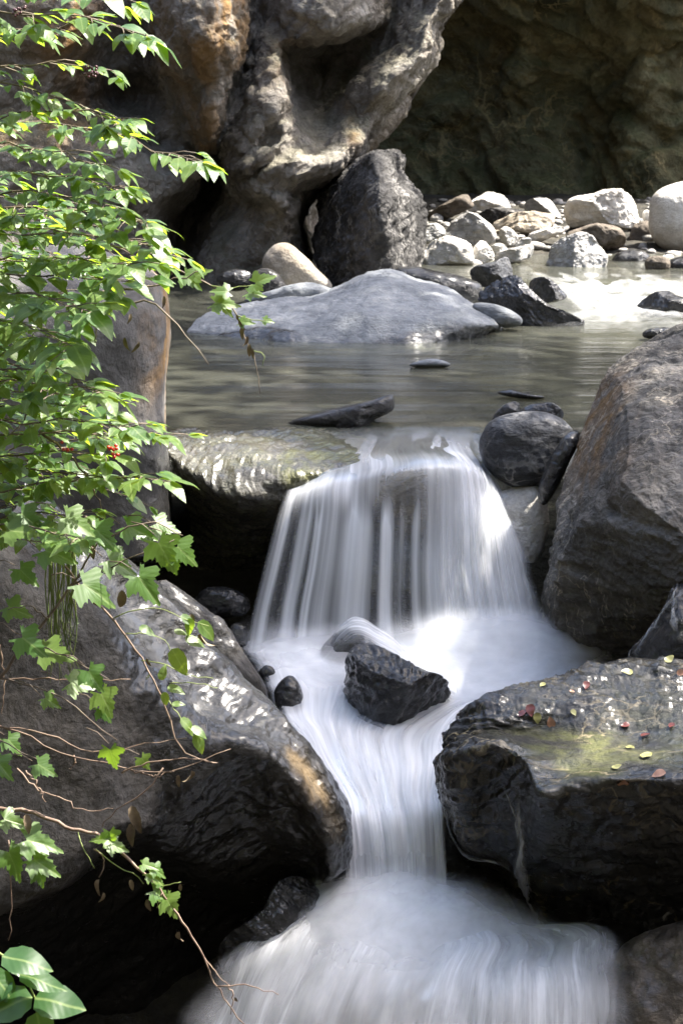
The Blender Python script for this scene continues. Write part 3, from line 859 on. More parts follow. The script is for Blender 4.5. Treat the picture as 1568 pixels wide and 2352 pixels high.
# ------------------------------------------------------------------ boulders by outline
LIST = [
    # name, label, outline, d, mat, options
    ('boulder', 'golden brown boulder under the waterfall with water pouring over its crown', [(640, 1150), (680, 1108), (760, 1092), (860, 1088), (930, 1072), (1010, 1073), (1090, 1095), (1140, 1150), (1165, 1210), (1130, 1250), (1040, 1250), (960, 1235), (860, 1200), (740, 1180), (660, 1175)], 7.38, 'gold', dict(fr=.55, bk=1.2, style='rough', amp=.6, seed=21, sub=6)),
    ('boulder', 'striped black boulder lapped by water right of the waterfall lip', [(1097, 1028), (1104, 998), (1124, 970), (1154, 955), (1214, 944), (1264, 950), (1304, 975), (1312, 995), (1300, 1040), (1270, 1090), (1236, 1115), (1184, 1120), (1150, 1105), (1125, 1085), (1104, 1053)], 7.2, 'striped', dict(style='smooth', amp=1.2, seed=22, sub=6)),
    ('stone', 'small dark stone peeping up behind the left of the striped boulder', [(1130, 965), (1150, 935), (1180, 922), (1194, 935), (1196, 960), (1160, 985)], 7.5, 'black', dict(seed=23, facets=3)),
    ('stone', 'dark flat stone behind the right of the striped boulder', [(1190, 955), (1210, 932), (1262, 924), (1285, 936), (1304, 965), (1290, 985), (1220, 985)], 7.45, 'black', dict(seed=24, facets=2)),
    ('stone', 'glossy black stone wedged between striped boulder and tall veined boulder', [(1312, 988), (1290, 1010), (1262, 1050), (1240, 1110), (1236, 1140), (1252, 1160), (1280, 1120), (1310, 1050), (1330, 1000)], 7.0, 'black', dict(style='rough', seed=25)),
    ('boulder', 'pale speckled boulder beside the falling water under the striped boulder', [(1140, 1145), (1160, 1126), (1200, 1115), (1240, 1122), (1256, 1160), (1258, 1220), (1236, 1285), (1200, 1290), (1160, 1260)], 7.15, 'pale', dict(style='smooth', seed=26)),
    ('boulder', 'faceted black rock splitting the foam at the foot of the falls', [(774, 1600), (782, 1540), (806, 1492), (836, 1478), (878, 1488), (920, 1510), (965, 1538), (1010, 1553), (1038, 1578), (1054, 1612), (1056, 1672), (960, 1695), (860, 1695), (784, 1675)], 6.38, 'black', dict(style='rough', amp=1.1, seed=27, facets=6, sub=6, p=3)),
    ('stone', 'dark rock veiled by falling water behind the faceted black rock', [(735, 1500), (760, 1462), (800, 1442), (840, 1450), (870, 1490), (850, 1530), (760, 1530)], 6.75, 'black', dict(style='worn', seed=28)),
    ('stone', 'smallest dark stone in the foam left of the faceted rock', [(595, 1545), (610, 1528), (628, 1535), (632, 1555), (612, 1566)], 6.62, 'black', dict(seed=29, sub=4)),
    ('stone', 'round dark stone in the side cascade below the small foam stone', [(630, 1600), (645, 1565), (668, 1552), (690, 1575), (700, 1630), (690, 1670), (650, 1665)], 6.47, 'black', dict(seed=30)),
    ('boulder', 'low brown wet rock ridge tucked behind the huge slab beside the cascade', [(370, 1330), (430, 1362), (480, 1402), (520, 1438), (545, 1476), (570, 1520), (608, 1580), (610, 1625), (560, 1640), (470, 1560), (400, 1470), (350, 1390)], 6.25, 'slab', dict(style='worn', seed=31, wet=.5, fr=.5)),
    ('stone', 'dim wet stone in the dark hollow left of the falls', [(450, 1370), (480, 1348), (530, 1352), (570, 1375), (565, 1410), (500, 1420), (455, 1400)], 7.1, 'black', dict(style='rough', seed=32)),
    ('stone', 'smaller dim stone at the foam edge in the hollow left of the falls', [(525, 1460), (532, 1436), (550, 1430), (565, 1445), (568, 1480), (540, 1485)], 7.0, 'black', dict(seed=33, sub=4)),
    ('boulder', 'knobbly black wet rock beside the lowest splash', [(490, 2220), (520, 2150), (600, 2090), (625, 2045), (655, 2018), (690, 2016), (725, 2034), (752, 2060), (740, 2105), (700, 2140), (620, 2180), (540, 2230)], 5.5, 'black', dict(style='rough', seed=34, facets=3, sub=6)),
    ('boulder', 'dark angular rock with a thin water film at the right edge', [(1446, 1520), (1484, 1456), (1534, 1376), (1549, 1330), (1580, 1270), (1660, 1270), (1680, 1540), (1560, 1560)], 6.05, 'black', dict(seed=35, facets=3, fr=.5)),
    ('boulder', 'wet dark rock with a brown band in the bottom right corner', [(1340, 2352), (1370, 2250), (1430, 2190), (1480, 2150), (1530, 2125), (1600, 2105), (1750, 2100), (1800, 2500), (1400, 2500)], 5.35, 'brown', dict(seed=36, style='worn', wet=.5, sub=6, fr=.5)),
    ('boulder', 'sunken brown rock under the lowest splash at the bottom of the picture', [(560, 2420), (640, 2330), (760, 2275), (900, 2270), (1020, 2320), (1100, 2420), (1000, 2600), (700, 2600)], 5.25, 'gold', dict(seed=37, style='rough', fr=.4, sub=6)),
    # pool
    ('slab_rock', 'dark tilted slab poking out of the pool just above the falls', [(655, 972), (720, 952), (800, 932), (860, 918), (898, 906), (904, 918), (900, 942), (860, 966), (840, 990), (812, 999), (770, 994), (762, 980), (700, 985)], 7.85, 'block', dict(seed=38, style='smooth', wet=.55, p=3, fr=.7)),
    ('stone', 'grey stone just breaking the middle of the pool', [(940, 838), (962, 829), (990, 824), (1014, 827), (1033, 836), (1020, 843), (955, 843)], 9.45, 'grey', dict(seed=39, style='smooth', wet=.3)),
    ('stone', 'flat dark stone in the pool in front of the striped boulder', [(1140, 901), (1175, 896), (1205, 903), (1252, 911), (1225, 917), (1165, 911)], 8.45, 'black', dict(seed=40)),
    # middle distance
    ('boulder', 'rounded tan boulder at the waterline below the cliff', [(602, 606), (618, 575), (635, 561), (662, 559), (690, 580), (725, 615), (762, 655), (740, 675), (660, 672), (625, 650)], 12.4, 'tan', dict(seed=42, style='smooth')),
    ('stone', 'round blue grey stone left of the tan boulder at the waterline', [(575, 640), (590, 620), (618, 617), (645, 635), (658, 665), (620, 675), (585, 668)], 12.1, 'block', dict(seed=43, style='smooth', wet=.5)),
    ('stone', 'flat dark stone left of the round blue grey stone under the cliff', [(498, 645), (515, 625), (550, 618), (578, 630), (575, 660), (530, 668)], 12.3, 'black', dict(seed=44)),
    ('stone', 'long grey stone ridge behind the broad smooth slab', [(560, 690), (620, 668), (690, 650), (740, 655), (770, 672), (720, 690), (620, 702)], 11.6, 'grey', dict(seed=45, style='worn', wet=.2)),
    ('boulder', 'dark wedge rock behind the right end of the broad smooth slab', [(905, 622), (949, 612), (999, 622), (1064, 636), (1105, 655), (1098, 700), (1040, 690), (960, 660)], 11.7, 'black', dict(seed=46, style='smooth')),
    ('boulder', 'jagged dark rock at the head of the rapids', [(1074, 632), (1089, 613), (1134, 600), (1164, 588), (1180, 590), (1190, 614), (1178, 636), (1154, 645), (1114, 660), (1084, 650)], 12.6, 'striped', dict(seed=47, style='rough', facets=4)),
    ('boulder', 'large glossy black rock left of the white rapids', [(1088, 672), (1120, 648), (1154, 634), (1184, 632), (1206, 652), (1238, 683), (1270, 705), (1342, 738), (1290, 750), (1200, 748), (1140, 735), (1100, 700)], 11.2, 'black', dict(seed=48, style='rough', facets=5, sub=6)),
    ('stone', 'small wet rock at the lip of the rapids', [(1206, 648), (1252, 637), (1282, 660), (1300, 682), (1262, 695), (1230, 690)], 11.9, 'black', dict(seed=49, facets=3)),
    ('stone', 'rounded grey stone at the right tip of the broad smooth slab', [(1085, 700), (1130, 698), (1172, 712), (1198, 732), (1190, 748), (1145, 750), (1105, 735)], 10.9, 'grey', dict(seed=50, style='smooth', wet=.3)),
    ('stone', 'dark stone amid the rapids at the right edge', [(1453, 703), (1482, 680), (1528, 667), (1552, 678), (1590, 690), (1590, 722), (1500, 722), (1464, 713)], 11.7, 'black', dict(seed=51, facets=3)),
    ('stone', 'flat black stone in the pool below the rapids at the right edge', [(1475, 765), (1494, 755), (1535, 752), (1556, 763), (1545, 779), (1485, 777)], 10.5, 'black', dict(seed=52)),
    # sunlit stones of the river bed
    ('river_stone', 'brownish long stone at the far left end of the sunlit stone pile', [(974, 500), (1000, 480), (1030, 462), (1064, 447), (1080, 458), (1086, 475), (1050, 490), (1010, 510), (975, 522)], 17.5, 'brown', dict(seed=60, style='smooth', g=1)),
    ('river_stone', 'bright domed stone highest at the back of the stone pile', [(1060, 490), (1084, 458), (1109, 440), (1134, 438), (1154, 448), (1170, 472), (1168, 492), (1110, 505)], 18.0, 'pale', dict(seed=61, style='smooth', g=1)),
    ('river_stone', 'dark flat stone in front of the bright domed stone', [(1100, 492), (1130, 478), (1194, 476), (1198, 488), (1150, 510), (1105, 504)], 17.2, 'block', dict(seed=62, g=1)),
    ('river_stone', 'grey flat topped stone at the back beside a small green tuft', [(1190, 478), (1209, 459), (1244, 454), (1276, 456), (1290, 472), (1286, 502), (1264, 494), (1200, 490)], 17.6, 'palegrey', dict(seed=63, style='smooth', g=1)),
    ('river_stone', 'tan angular stone in the middle of the stone pile', [(1122, 514), (1169, 494), (1204, 486), (1264, 492), (1272, 505), (1262, 524), (1219, 537), (1164, 526), (1134, 530)], 16.6, 'tan', dict(seed=64, facets=4, g=1)),
    ('river_stone', 'broad domed grey stone left of the tan angular stone', [(1010, 530), (1024, 503), (1054, 488), (1084, 490), (1114, 506), (1134, 525), (1140, 543), (1124, 560), (1060, 560), (1020, 555)], 15.8, 'palegrey', dict(seed=65, style='worn', g=1)),
    ('river_stone', 'small grey stone between the dark block and the broad domed stone', [(972, 535), (999, 512), (1018, 513), (1022, 535), (1000, 552), (972, 560)], 15.6, 'palegrey', dict(seed=66, g=1)),
    ('river_stone', 'white rounded stone nearest the water beside the dark block', [(970, 580), (985, 556), (1019, 543), (1054, 546), (1078, 560), (1088, 590), (1080, 610), (1020, 612), (972, 610)], 14.6, 'pale', dict(seed=67, style='smooth', g=1)),
    ('river_stone', 'small cream pebble below the tan angular stone', [(1140, 540), (1156, 521), (1178, 530), (1192, 550), (1180, 563), (1148, 562)], 15.6, 'pale', dict(seed=68, style='smooth', g=1)),
    ('river_stone', 'small white pebble right of the rounded stone nearest the water', [(1082, 578), (1104, 553), (1124, 566), (1136, 586), (1126, 600), (1088, 600)], 14.7, 'pale', dict(seed=69, facets=3, g=1)),
    ('river_stone', 'thin bright slab lying under the big pale boulder', [(1214, 542), (1234, 530), (1304, 516), (1316, 522), (1264, 546), (1220, 562)], 16.0, 'pale', dict(seed=70, g=1)),
    ('river_stone', 'big pale boulder with a sunlit crown at the back right', [(1300, 480), (1314, 456), (1359, 445), (1389, 436), (1439, 440), (1464, 460), (1475, 490), (1465, 516), (1424, 522), (1374, 514), (1330, 520), (1306, 518)], 16.8, 'pale', dict(seed=71, style='worn', facets=3, sub=6, g=1)),
    ('river_stone', 'huge smooth egg shaped stone cut by the right edge of the photo', [(1489, 500), (1492, 463), (1505, 442), (1534, 426), (1575, 417), (1640, 425), (1670, 480), (1660, 550), (1600, 585), (1540, 578), (1505, 556), (1492, 530)], 16.0, 'pale', dict(seed=72, style='smooth', amp=.4, sub=6, g=1)),
    ('river_stone', 'pitted brown stone tucked under the big pale boulder', [(1300, 545), (1330, 525), (1374, 513), (1418, 525), (1437, 548), (1430, 580), (1404, 598), (1350, 590)], 15.7, 'brown', dict(seed=73, style='smooth', g=1)),
    ('river_stone', 'greenish veined angular stone at the front right of the pile', [(1240, 605), (1258, 560), (1300, 542), (1336, 533), (1358, 544), (1388, 580), (1392, 605), (1376, 632), (1330, 640), (1262, 632)], 14.4, 'palegrey', dict(seed=74, facets=5, sub=6, g=1)),
    ('river_stone', 'low bright slab with a rippled top at the water edge of the pile', [(1130, 592), (1160, 574), (1226, 562), (1240, 572), (1230, 588), (1170, 605), (1136, 608)], 14.7, 'palegrey', dict(seed=75, g=1)),
    ('river_stone', 'tiny light stone between cream pebble and low bright slab', [(1124, 570), (1140, 560), (1160, 562), (1166, 574), (1140, 584)], 15.1, 'pale', dict(seed=76, sub=4, g=1)),
    ('river_stone', 'thin grey stone right of the cream pebble', [(1180, 562), (1200, 548), (1218, 548), (1214, 562), (1190, 574)], 15.3, 'palegrey', dict(seed=77, sub=4, g=1)),
    ('river_stone', 'low dark stone in front of the egg shaped stone', [(1480, 600), (1500, 588), (1530, 592), (1538, 612), (1520, 630), (1488, 626)], 14.2, 'brown', dict(seed=78, g=1)),
    ('river_stone', 'dark stone in shadow between brown stone and egg shaped stone', [(1400, 610), (1420, 580), (1460, 572), (1490, 590), (1480, 630), (1420, 640)], 14.9, 'black', dict(seed=79, g=1)),
    ('river_stone', 'flat dark stone at the right edge under the egg shaped stone', [(1530, 610), (1560, 590), (1620, 590), (1640, 640), (1560, 645)], 14.3, 'black', dict(seed=80, g=1)),
    ('river_stone', 'little white stone between big pale boulder and egg shaped stone', [(1474, 490), (1482, 482), (1490, 486), (1491, 505), (1478, 508)], 16.9, 'pale', dict(seed=81, sub=4, g=1)),
    ('river_stone', 'dark stone in shadow behind the egg shaped stone', [(1452, 520), (1478, 508), (1510, 515), (1520, 560), (1470, 580), (1446, 560)], 16.4, 'brown', dict(seed=82, g=1)),
]
for name, label, outl, d, mt, op in LIST:
    op = dict(op)
    if op.get('g') and 'egg' not in label:
        op['style'] = 'worn'
        op['facets'] = max(op.get('facets', 0), 3)
        op['amp'] = 1.3
    gr = 'sunlit stones of the river bed' if op.pop('g', 0) else None
    boulder(name, label, outl, d, M[mt], cat=('stone' if 'stone' in name else 'rock' if name == 'slab_rock' else 'boulder'), group=gr, **op)

solid('boulder', 'tall dark block of rock with a jagged edge at the cliff foot', 'boulder', [
    [(735, 440, 14.4), (790, 400, 14.3), (850, 352, 14.0), (880, 350, 14.0), (910, 355, 14.1), (930, 372, 14.6)],
    [(732, 446, 13.8), (785, 408, 13.4), (845, 358, 13.0), (866, 352, 12.95), (902, 353, 13.15), (926, 372, 13.5)],
    [(728, 462, 13.7), (780, 425, 13.25), (845, 385, 12.8), (868, 378, 12.7), (900, 382, 12.95), (925, 396, 13.5)],
    [(725, 490, 13.6), (780, 455, 13.1), (840, 425, 12.65), (872, 418, 12.5), (905, 412, 12.75), (944, 420, 13.4)],
    [(724, 540, 13.5), (780, 500, 13.0), (840, 475, 12.55), (876, 468, 12.35), (915, 452, 12.65), (972, 462, 13.3)],
    [(726, 585, 13.4), (780, 560, 12.95), (840, 535, 12.5), (880, 520, 12.35), (920, 500, 12.7), (976, 500, 13.3)],
    [(733, 620, 13.3), (780, 605, 12.9), (840, 580, 12.5), (890, 565, 12.4), (925, 555, 12.7), (973, 565, 13.3)],
    [(745, 690, 13.2), (790, 690, 12.8), (850, 680, 12.45), (900, 670, 12.4), (935, 660, 12.7), (970, 650, 13.3)],
], M['block'], thick=1.0, nu=150, nv=150, amp=1.0, size=0.35, style='rough', seed=41)
solid('slab_rock', 'broad smooth blue grey slab rising from the middle of the pool', 'rock', [
    [(520, 720, 12.0), (700, 690, 12.2), (870, 660, 12.4), (950, 670, 12.2), (1060, 700, 11.8), (1130, 740, 11.4)],
    [(480, 722, 11.2), (560, 705, 11.3), (640, 690, 11.3), (720, 680, 11.35), (790, 652, 11.4), (845, 624, 11.4), (879, 617, 11.4), (905, 620, 11.35), (950, 642, 11.3), (1000, 653, 11.25), (1035, 660, 11.2), (1064, 682, 11.1), (1104, 705, 11.0), (1130, 725, 10.95), (1146, 742, 11.3)],
    [(450, 740, 11.0), (560, 722, 11.0), (660, 715, 10.95), (760, 698, 10.9), (860, 680, 10.85), (950, 690, 10.8), (1040, 705, 10.8), (1100, 725, 10.8), (1135, 742, 10.8), (1150, 750, 11.2)],
    [(430, 762, 10.85), (530, 745, 10.75), (620, 735, 10.7), (680, 745, 10.6), (780, 735, 10.55), (880, 728, 10.5), (970, 735, 10.5), (1060, 735, 10.55), (1120, 744, 10.65), (1138, 750, 10.8), (1152, 754, 11.2)],
    [(435, 775, 10.8, .9), (530, 770, 10.6, .9), (600, 760, 10.55, 1), (660, 768, 10.45, 1), (700, 780, 10.4, .5), (800, 784, 10.38, .5), (880, 783, 10.36, .5), (960, 770, 10.4, .6), (1060, 757, 10.5, .7), (1120, 757, 10.7, .7), (1150, 757, 11.2, .8)],
    [(440, 830, 10.6, 1), (540, 830, 10.5, 1), (660, 830, 10.3, 1), (800, 830, 10.25, 1), (960, 810, 10.3, 1), (1130, 790, 10.5, 1)],
], M['grey'], thick=0.5, nu=260, nv=150, amp=0.5, size=0.5, style='worn', seed=14)

# ------------------------------------------------------------------ water
def sheet(name, rows, mat, nu=160, nv=160, off=(0, 0, 0), feather=0.05, wob=0.0, seed=0, dens=None, fv=0.0):
    G = loft(rows, nu, nv)
    V = G[..., :3].reshape(-1, 3)
    u = np.tile(np.linspace(0, 1, nu), nv)
    v = np.repeat(np.linspace(0, 1, nv), nu)
    if wob:
        n = grid_normals(G).reshape(-1, 3)
        q = np.stack([u * 7, v * 2.0, np.full_like(u, seed * 1.7)], -1)
        V = V + n * (fbm(q, 3, .4) * wob)[:, None]
    V = V + np.array(off)
    de = np.clip(G[..., 3].ravel(), 0, 1)
    if feather:
        e = fbm(np.stack([v * 5, u * 0 + seed, u * 0], -1), 3) * 0.05
        de = de * sm(u + e, 0.0, feather) * sm(1 - u + e, 0.0, feather)
    if fv:
        de = de * sm(v, 0, fv) * sm(1 - v, 0, fv)
    return V, grid_faces(nv, nu), de, np.stack([u, v], -1)


def water_obj(name, sheets, mat):
    V, F, D, U, k = [], [], [], [], 0
    for i, s in enumerate(sheets):
        V.append(s[0])
        F.append(s[1] + k)
        D.append(s[2])
        U.append(s[3] + np.array([i * 1.37, i * 0.71]))
        k += len(s[0])
    o = mesh_obj(name, np.concatenate(V), np.concatenate(F), mat, attrs={'dens': np.concatenate(D), 'run': np.concatenate([q[3][:, 1] for q in sheets])}, uv=np.concatenate(U), origin=(0, 0, 0))
    return tag(o, kind='structure')


def build_pool():
    xs = np.linspace(-3.2, 4.5, 160)
    ys = np.linspace(7.2, 15.5, 220)
    X, Y = np.meshgrid(xs, ys)
    q = np.stack([X.ravel() * 0.9, Y.ravel() * 2.5, X.ravel() * 0], -1)
    Z = 0.006 * fbm(q, 3) + 0.05 * sm(Y.ravel(), 12.2, 13.6)
    V = np.stack([X.ravel(), Y.ravel(), Z], -1)
    V[:, 2] -= 1.6 * np.maximum(7.5 - V[:, 1], 0) ** 2
    V[:, 2] -= 0.9 * np.maximum(7.85 - V[:, 1], 0) ** 2 * (1 - sm(np.abs(V[:, 0] - 0.24), .3, .42))
    o = mesh_obj('pool_water', V, grid_faces(len(ys), len(xs)), M['water'], origin=(0, 0, 0))
    tag(o, kind='structure')


build_pool()

FALL = [
    [(720, 985, 7.72, 0), (850, 980, 7.78, 0), (1000, 978, 7.8, 0), (1104, 988, 7.7, 0)],
    [(715, 1012, 7.5, .1), (850, 1006, 7.5, .1), (980, 1003, 7.5, .12), (1050, 1005, 7.5, .12), (1108, 1014, 7.5, .1)],
    [(690, 1068, 7.24, .25), (800, 1050, 7.25, .25), (900, 1034, 7.25, .27), (1040, 1036, 7.25, .4), (1128, 1072, 7.25, .35)],
    [(656, 1124, 7.05, .5), (755, 1096, 7.04, .5), (850, 1082, 7.04, .44), (930, 1062, 7.04, .42), (1010, 1060, 7.04, .45), (1085, 1080, 7.04, .7), (1156, 1138, 7.08, .5)],
    [(644, 1152, 7.0, .7), (735, 1124, 6.97, .75), (820, 1112, 6.97, .6), (880, 1100, 6.95, .22), (960, 1096, 6.95, .18), (1050, 1104, 6.97, .45), (1115, 1140, 7.0, .85), (1172, 1182, 7.0, .5)],
    [(630, 1200, 6.96, .6), (720, 1190, 6.93, .55), (800, 1185, 6.92, .5), (860, 1200, 6.9, .25), (920, 1185, 6.9, .1), (1000, 1190, 6.9, .35), (1080, 1190, 6.92, .8), (1140, 1205, 6.94, .95), (1197, 1225, 6.95, .4)],
    [(604, 1300, 6.93, .6), (700, 1300, 6.9, .42), (780, 1300, 6.88, .3), (850, 1300, 6.87, .18), (888, 1300, 6.87, .6), (930, 1300, 6.87, .12), (990, 1300, 6.87, .65), (1070, 1300, 6.88, .85), (1150, 1305, 6.9, .95), (1226, 1310, 6.9, .4)],
    [(580, 1400, 6.91, .6), (680, 1400, 6.88, .4), (770, 1400, 6.86, .28), (850, 1400, 6.85, .18), (888, 1400, 6.85, .55), (930, 1400, 6.85, .15), (1000, 1400, 6.85, .75), (1080, 1400, 6.85, .9), (1170, 1400, 6.86, .95), (1246, 1400, 6.88, .5)],
    [(562, 1500, 6.88, .7), (680, 1500, 6.85, .6), (770, 1495, 6.83, .5), (860, 1490, 6.82, .5), (940, 1500, 6.82, .75), (1010, 1510, 6.82, .95), (1090, 1515, 6.82, 1), (1180, 1515, 6.83, 1), (1270, 1505, 6.85, .6)],
]
f_a = sheet('a', FALL, None, 320, 220, wob=0.012, seed=1)
def strands(f):
    """over the left half the curtain parts into separate strands below the lip"""
    V, F, D, U = f
    rs = np.random.RandomState(17)
    u, v = U[:, 0], U[:, 1]
    lip = -0.10
    below = sm(lip - V[:, 2], -0.02, 0.13)
    pat = np.full(len(u), 0.10)
    x = 0.02
    while x < 0.62:
        w = rs.choice([.004, .006, .01, .02]) * rs.uniform(.8, 1.3)
        a = rs.uniform(.3, 1.05)
        drift = rs.uniform(-.012, .012)
        c = x + drift * below + .003 * np.sin(v * rs.uniform(5, 11) + rs.uniform(0, 6))
        pat = pat + a * np.exp(-((u - c) / (w * (.7 + .8 * below))) ** 2)
        x += w + rs.choice([.012, .025, .06], p=[.4, .4, .2])
    for c, w, a in ((.455, .011, 1.0), (.437, .004, .5)):
        pat = pat + a * np.exp(-((u - c) / w) ** 2) * sm(-0.2 - V[:, 2], 0, .05)
    hole = np.exp(-((u - .412) / .024) ** 2) + np.exp(-((u - .497) / .022) ** 2)
    pat = pat * (1 - .8 * np.clip(hole, 0, 1)) * (1 - .5 * sm(u, .0, .02) * (1 - sm(u, .02, .04)))
    left = 1 - sm(u, .52, .66)
    foot = sm(-.58 - V[:, 2], 0, .12)
    k = left * below * (1 - .7 * foot)
    return V, F, np.clip(D * (1 - k) + pat * k, 0, 1) * sm(u, 0, .02) * sm(1 - u, 0, .05), U


f_a = strands(f_a)
f_b = sheet('b', FALL, None, 320, 220, off=(0.01, 0.05, -0.015), wob=0.016, seed=5)
f_b = (f_b[0], f_b[1], f_b[2] * (0.05 + 0.75 * sm(f_b[3][:, 0], .5, .68)), f_b[3])
f_c = sheet('c', FALL[2:], None, 320, 220, off=(0.0, -0.025, 0.004), wob=0.02, seed=11)
water_obj('waterfall', [f_a, f_b], M['fall'])
water_obj('waterfall', [(f_c[0], f_c[1], f_c[2] * (.1 + .5 * sm(f_c[3][:, 0], .5, .68)), f_c[3])], M['fall2'])
# clear water bending over the crown
crown = [[(c[0], c[1], c[2], dv) for c in r] for r, dv in zip(FALL[:6], (.0, .22, .32, .14, .05, 0))]
water_obj('flowing_water', [sheet('c', crown, None, 160, 120, off=(0, 0.0, 0.004), feather=.08, wob=0.006, seed=2)], M['flow'])

MID = [
    [(530, 1480, 7.15, .1), (620, 1485, 7.1, .8), (760, 1485, 7.05, .8), (900, 1482, 7.05, .9), (1100, 1485, 7.0, 1), (1250, 1478, 7.05, .9), (1350, 1470, 7.1, .5), (1450, 1500, 7.1, 0)],
    [(560, 1505, 6.9, .8), (640, 1508, 6.85, 1), (760, 1510, 6.85, 1), (900, 1510, 6.82, 1), (1030, 1530, 6.8, 1), (1150, 1525, 6.8, 1), (1290, 1512, 6.85, .9), (1440, 1530, 6.9, .1)],
    [(595, 1560, 6.62, .8), (700, 1556, 6.62, .95), (800, 1570, 6.6, .9), (900, 1580, 6.6, .9), (1040, 1585, 6.58, 1), (1120, 1585, 6.58, 1), (1200, 1575, 6.6, .9), (1330, 1565, 6.62, .3)],
    [(640, 1652, 6.38, .8), (720, 1655, 6.36, .95), (800, 1658, 6.35, .6), (900, 1662, 6.35, .5), (1000, 1655, 6.35, .7), (1050, 1635, 6.38, 1), (1110, 1640, 6.4, .9)],
    [(675, 1692, 6.2, .7), (760, 1692, 6.2, .75), (850, 1700, 6.18, .5), (940, 1700, 6.18, .6), (1050, 1690, 6.2, .9)],
    [(715, 1760, 6.0, .6), (800, 1770, 6.0, .45), (880, 1770, 5.98, .6), (960, 1770, 5.98, .85), (1030, 1760, 6.0, .9)],
    [(765, 1830, 5.84, .7), (840, 1838, 5.83, .45), (880, 1845, 5.82, .4), (940, 1830, 5.83, .8), (1015, 1830, 5.84, .85)],
    [(780, 1872, 5.76, .9), (850, 1890, 5.74, .85), (900, 1892, 5.73, .8), (960, 1880, 5.74, .9), (1016, 1872, 5.76, .8)],
    [(790, 1960, 5.71, .9), (860, 1960, 5.69, .95), (910, 1960, 5.68, .9), (960, 1960, 5.69, .9), (1022, 1960, 5.71, .6)],
    [(796, 2060, 5.67, .9), (860, 2070, 5.65, 1), (910, 2070, 5.64, .95), (960, 2070, 5.65, .9), (1028, 2060, 5.67, .6)],
    [(790, 2130, 5.62, 1), (860, 2140, 5.6, 1), (910, 2140, 5.6, 1), (960, 2140, 5.6, 1), (1040, 2130, 5.62, .9)],
]
m_a = sheet('m', MID, None, 220, 300, wob=0.014, seed=3, feather=0.06)
m_b = sheet('m', MID, None, 220, 300, wob=0.014, seed=3, feather=0.04, off=(0, -0.01, 0.018))
m_b = (m_b[0], m_b[1], m_b[2] * 0.5, m_b[3])
water_obj('white_water', [m_a, m_b], M['foam'])
water_obj('flowing_water', [sheet('m', MID, None, 140, 200, off=(0, 0.015, -0.025), wob=0.014, seed=3, feather=0.1)], M['flow'])

FAN = [
    [(730, 2020, 5.8, 0), (800, 2050, 5.72, .7), (900, 2050, 5.7, .9), (1010, 2050, 5.72, .6), (1110, 2060, 5.8, 0)],
    [(640, 2100, 5.62, 0), (700, 2085, 5.6, .8), (780, 2090, 5.56, 1), (900, 2100, 5.55, 1), (1040, 2105, 5.56, 1), (1150, 2110, 5.62, .6), (1260, 2150, 5.7, .1)],
    [(530, 2185, 5.5, .5), (630, 2150, 5.45, .95), (740, 2160, 5.4, 1), (900, 2170, 5.36, .95), (1080, 2170, 5.38, .95), (1200, 2185, 5.42, .8), (1320, 2160, 5.45, .85), (1430, 2175, 5.5, .1)],
    [(470, 2260, 5.4, .7), (580, 2250, 5.33, 1), (720, 2240, 5.27, .85), (850, 2250, 5.22, .55), (1000, 2240, 5.22, .7), (1150, 2245, 5.24, .8), (1300, 2225, 5.27, .95), (1460, 2240, 5.32, .2)],
    [(415, 2345, 5.3, .8), (540, 2345, 5.22, .95), (680, 2335, 5.16, .65), (810, 2330, 5.12, .3), (950, 2320, 5.12, .5), (1150, 2320, 5.14, .8), (1300, 2300, 5.17, .9), (1470, 2340, 5.22, .2)],
    [(360, 2480, 5.2, .8), (540, 2480, 5.1, .9), (810, 2480, 5.02, .4), (1000, 2480, 5.02, .6), (1300, 2480, 5.08, .9), (1480, 2480, 5.1, .2)],
]
n_a = sheet('n', FAN, None, 260, 200, wob=0.04, seed=6, feather=0.14)
n_a = (n_a[0], n_a[1], n_a[2] * .78, n_a[3])
n_b = sheet('n', FAN, None, 260, 200, wob=0.04, seed=6, feather=0.12, off=(0, 0.0, 0.02))
n_b = (n_b[0], n_b[1], n_b[2] * 0.3, n_b[3])
n_c = sheet('n', FAN, None, 260, 200, wob=0.04, seed=6, feather=0.1, off=(0, -0.01, 0.02))
m_c = sheet('m', MID, None, 220, 300, wob=0.014, seed=3, feather=0.06, off=(0, -0.012, 0.012))
water_obj('white_water', [n_a, n_b], M['foam'])
water_obj('white_water', [(n_c[0], n_c[1], n_c[2] * .6, n_c[3])], M['strand'])
water_obj('white_water', [(m_c[0], m_c[1], m_c[2] * .5, m_c[3])], M['strand'])
n_f = sheet('n', FAN, None, 140, 120, off=(0, 0.02, -0.03), wob=0.04, seed=6, feather=0.15)
water_obj('flowing_water', [(n_f[0], n_f[1], n_f[2] * .35, n_f[3])], M['flow'])

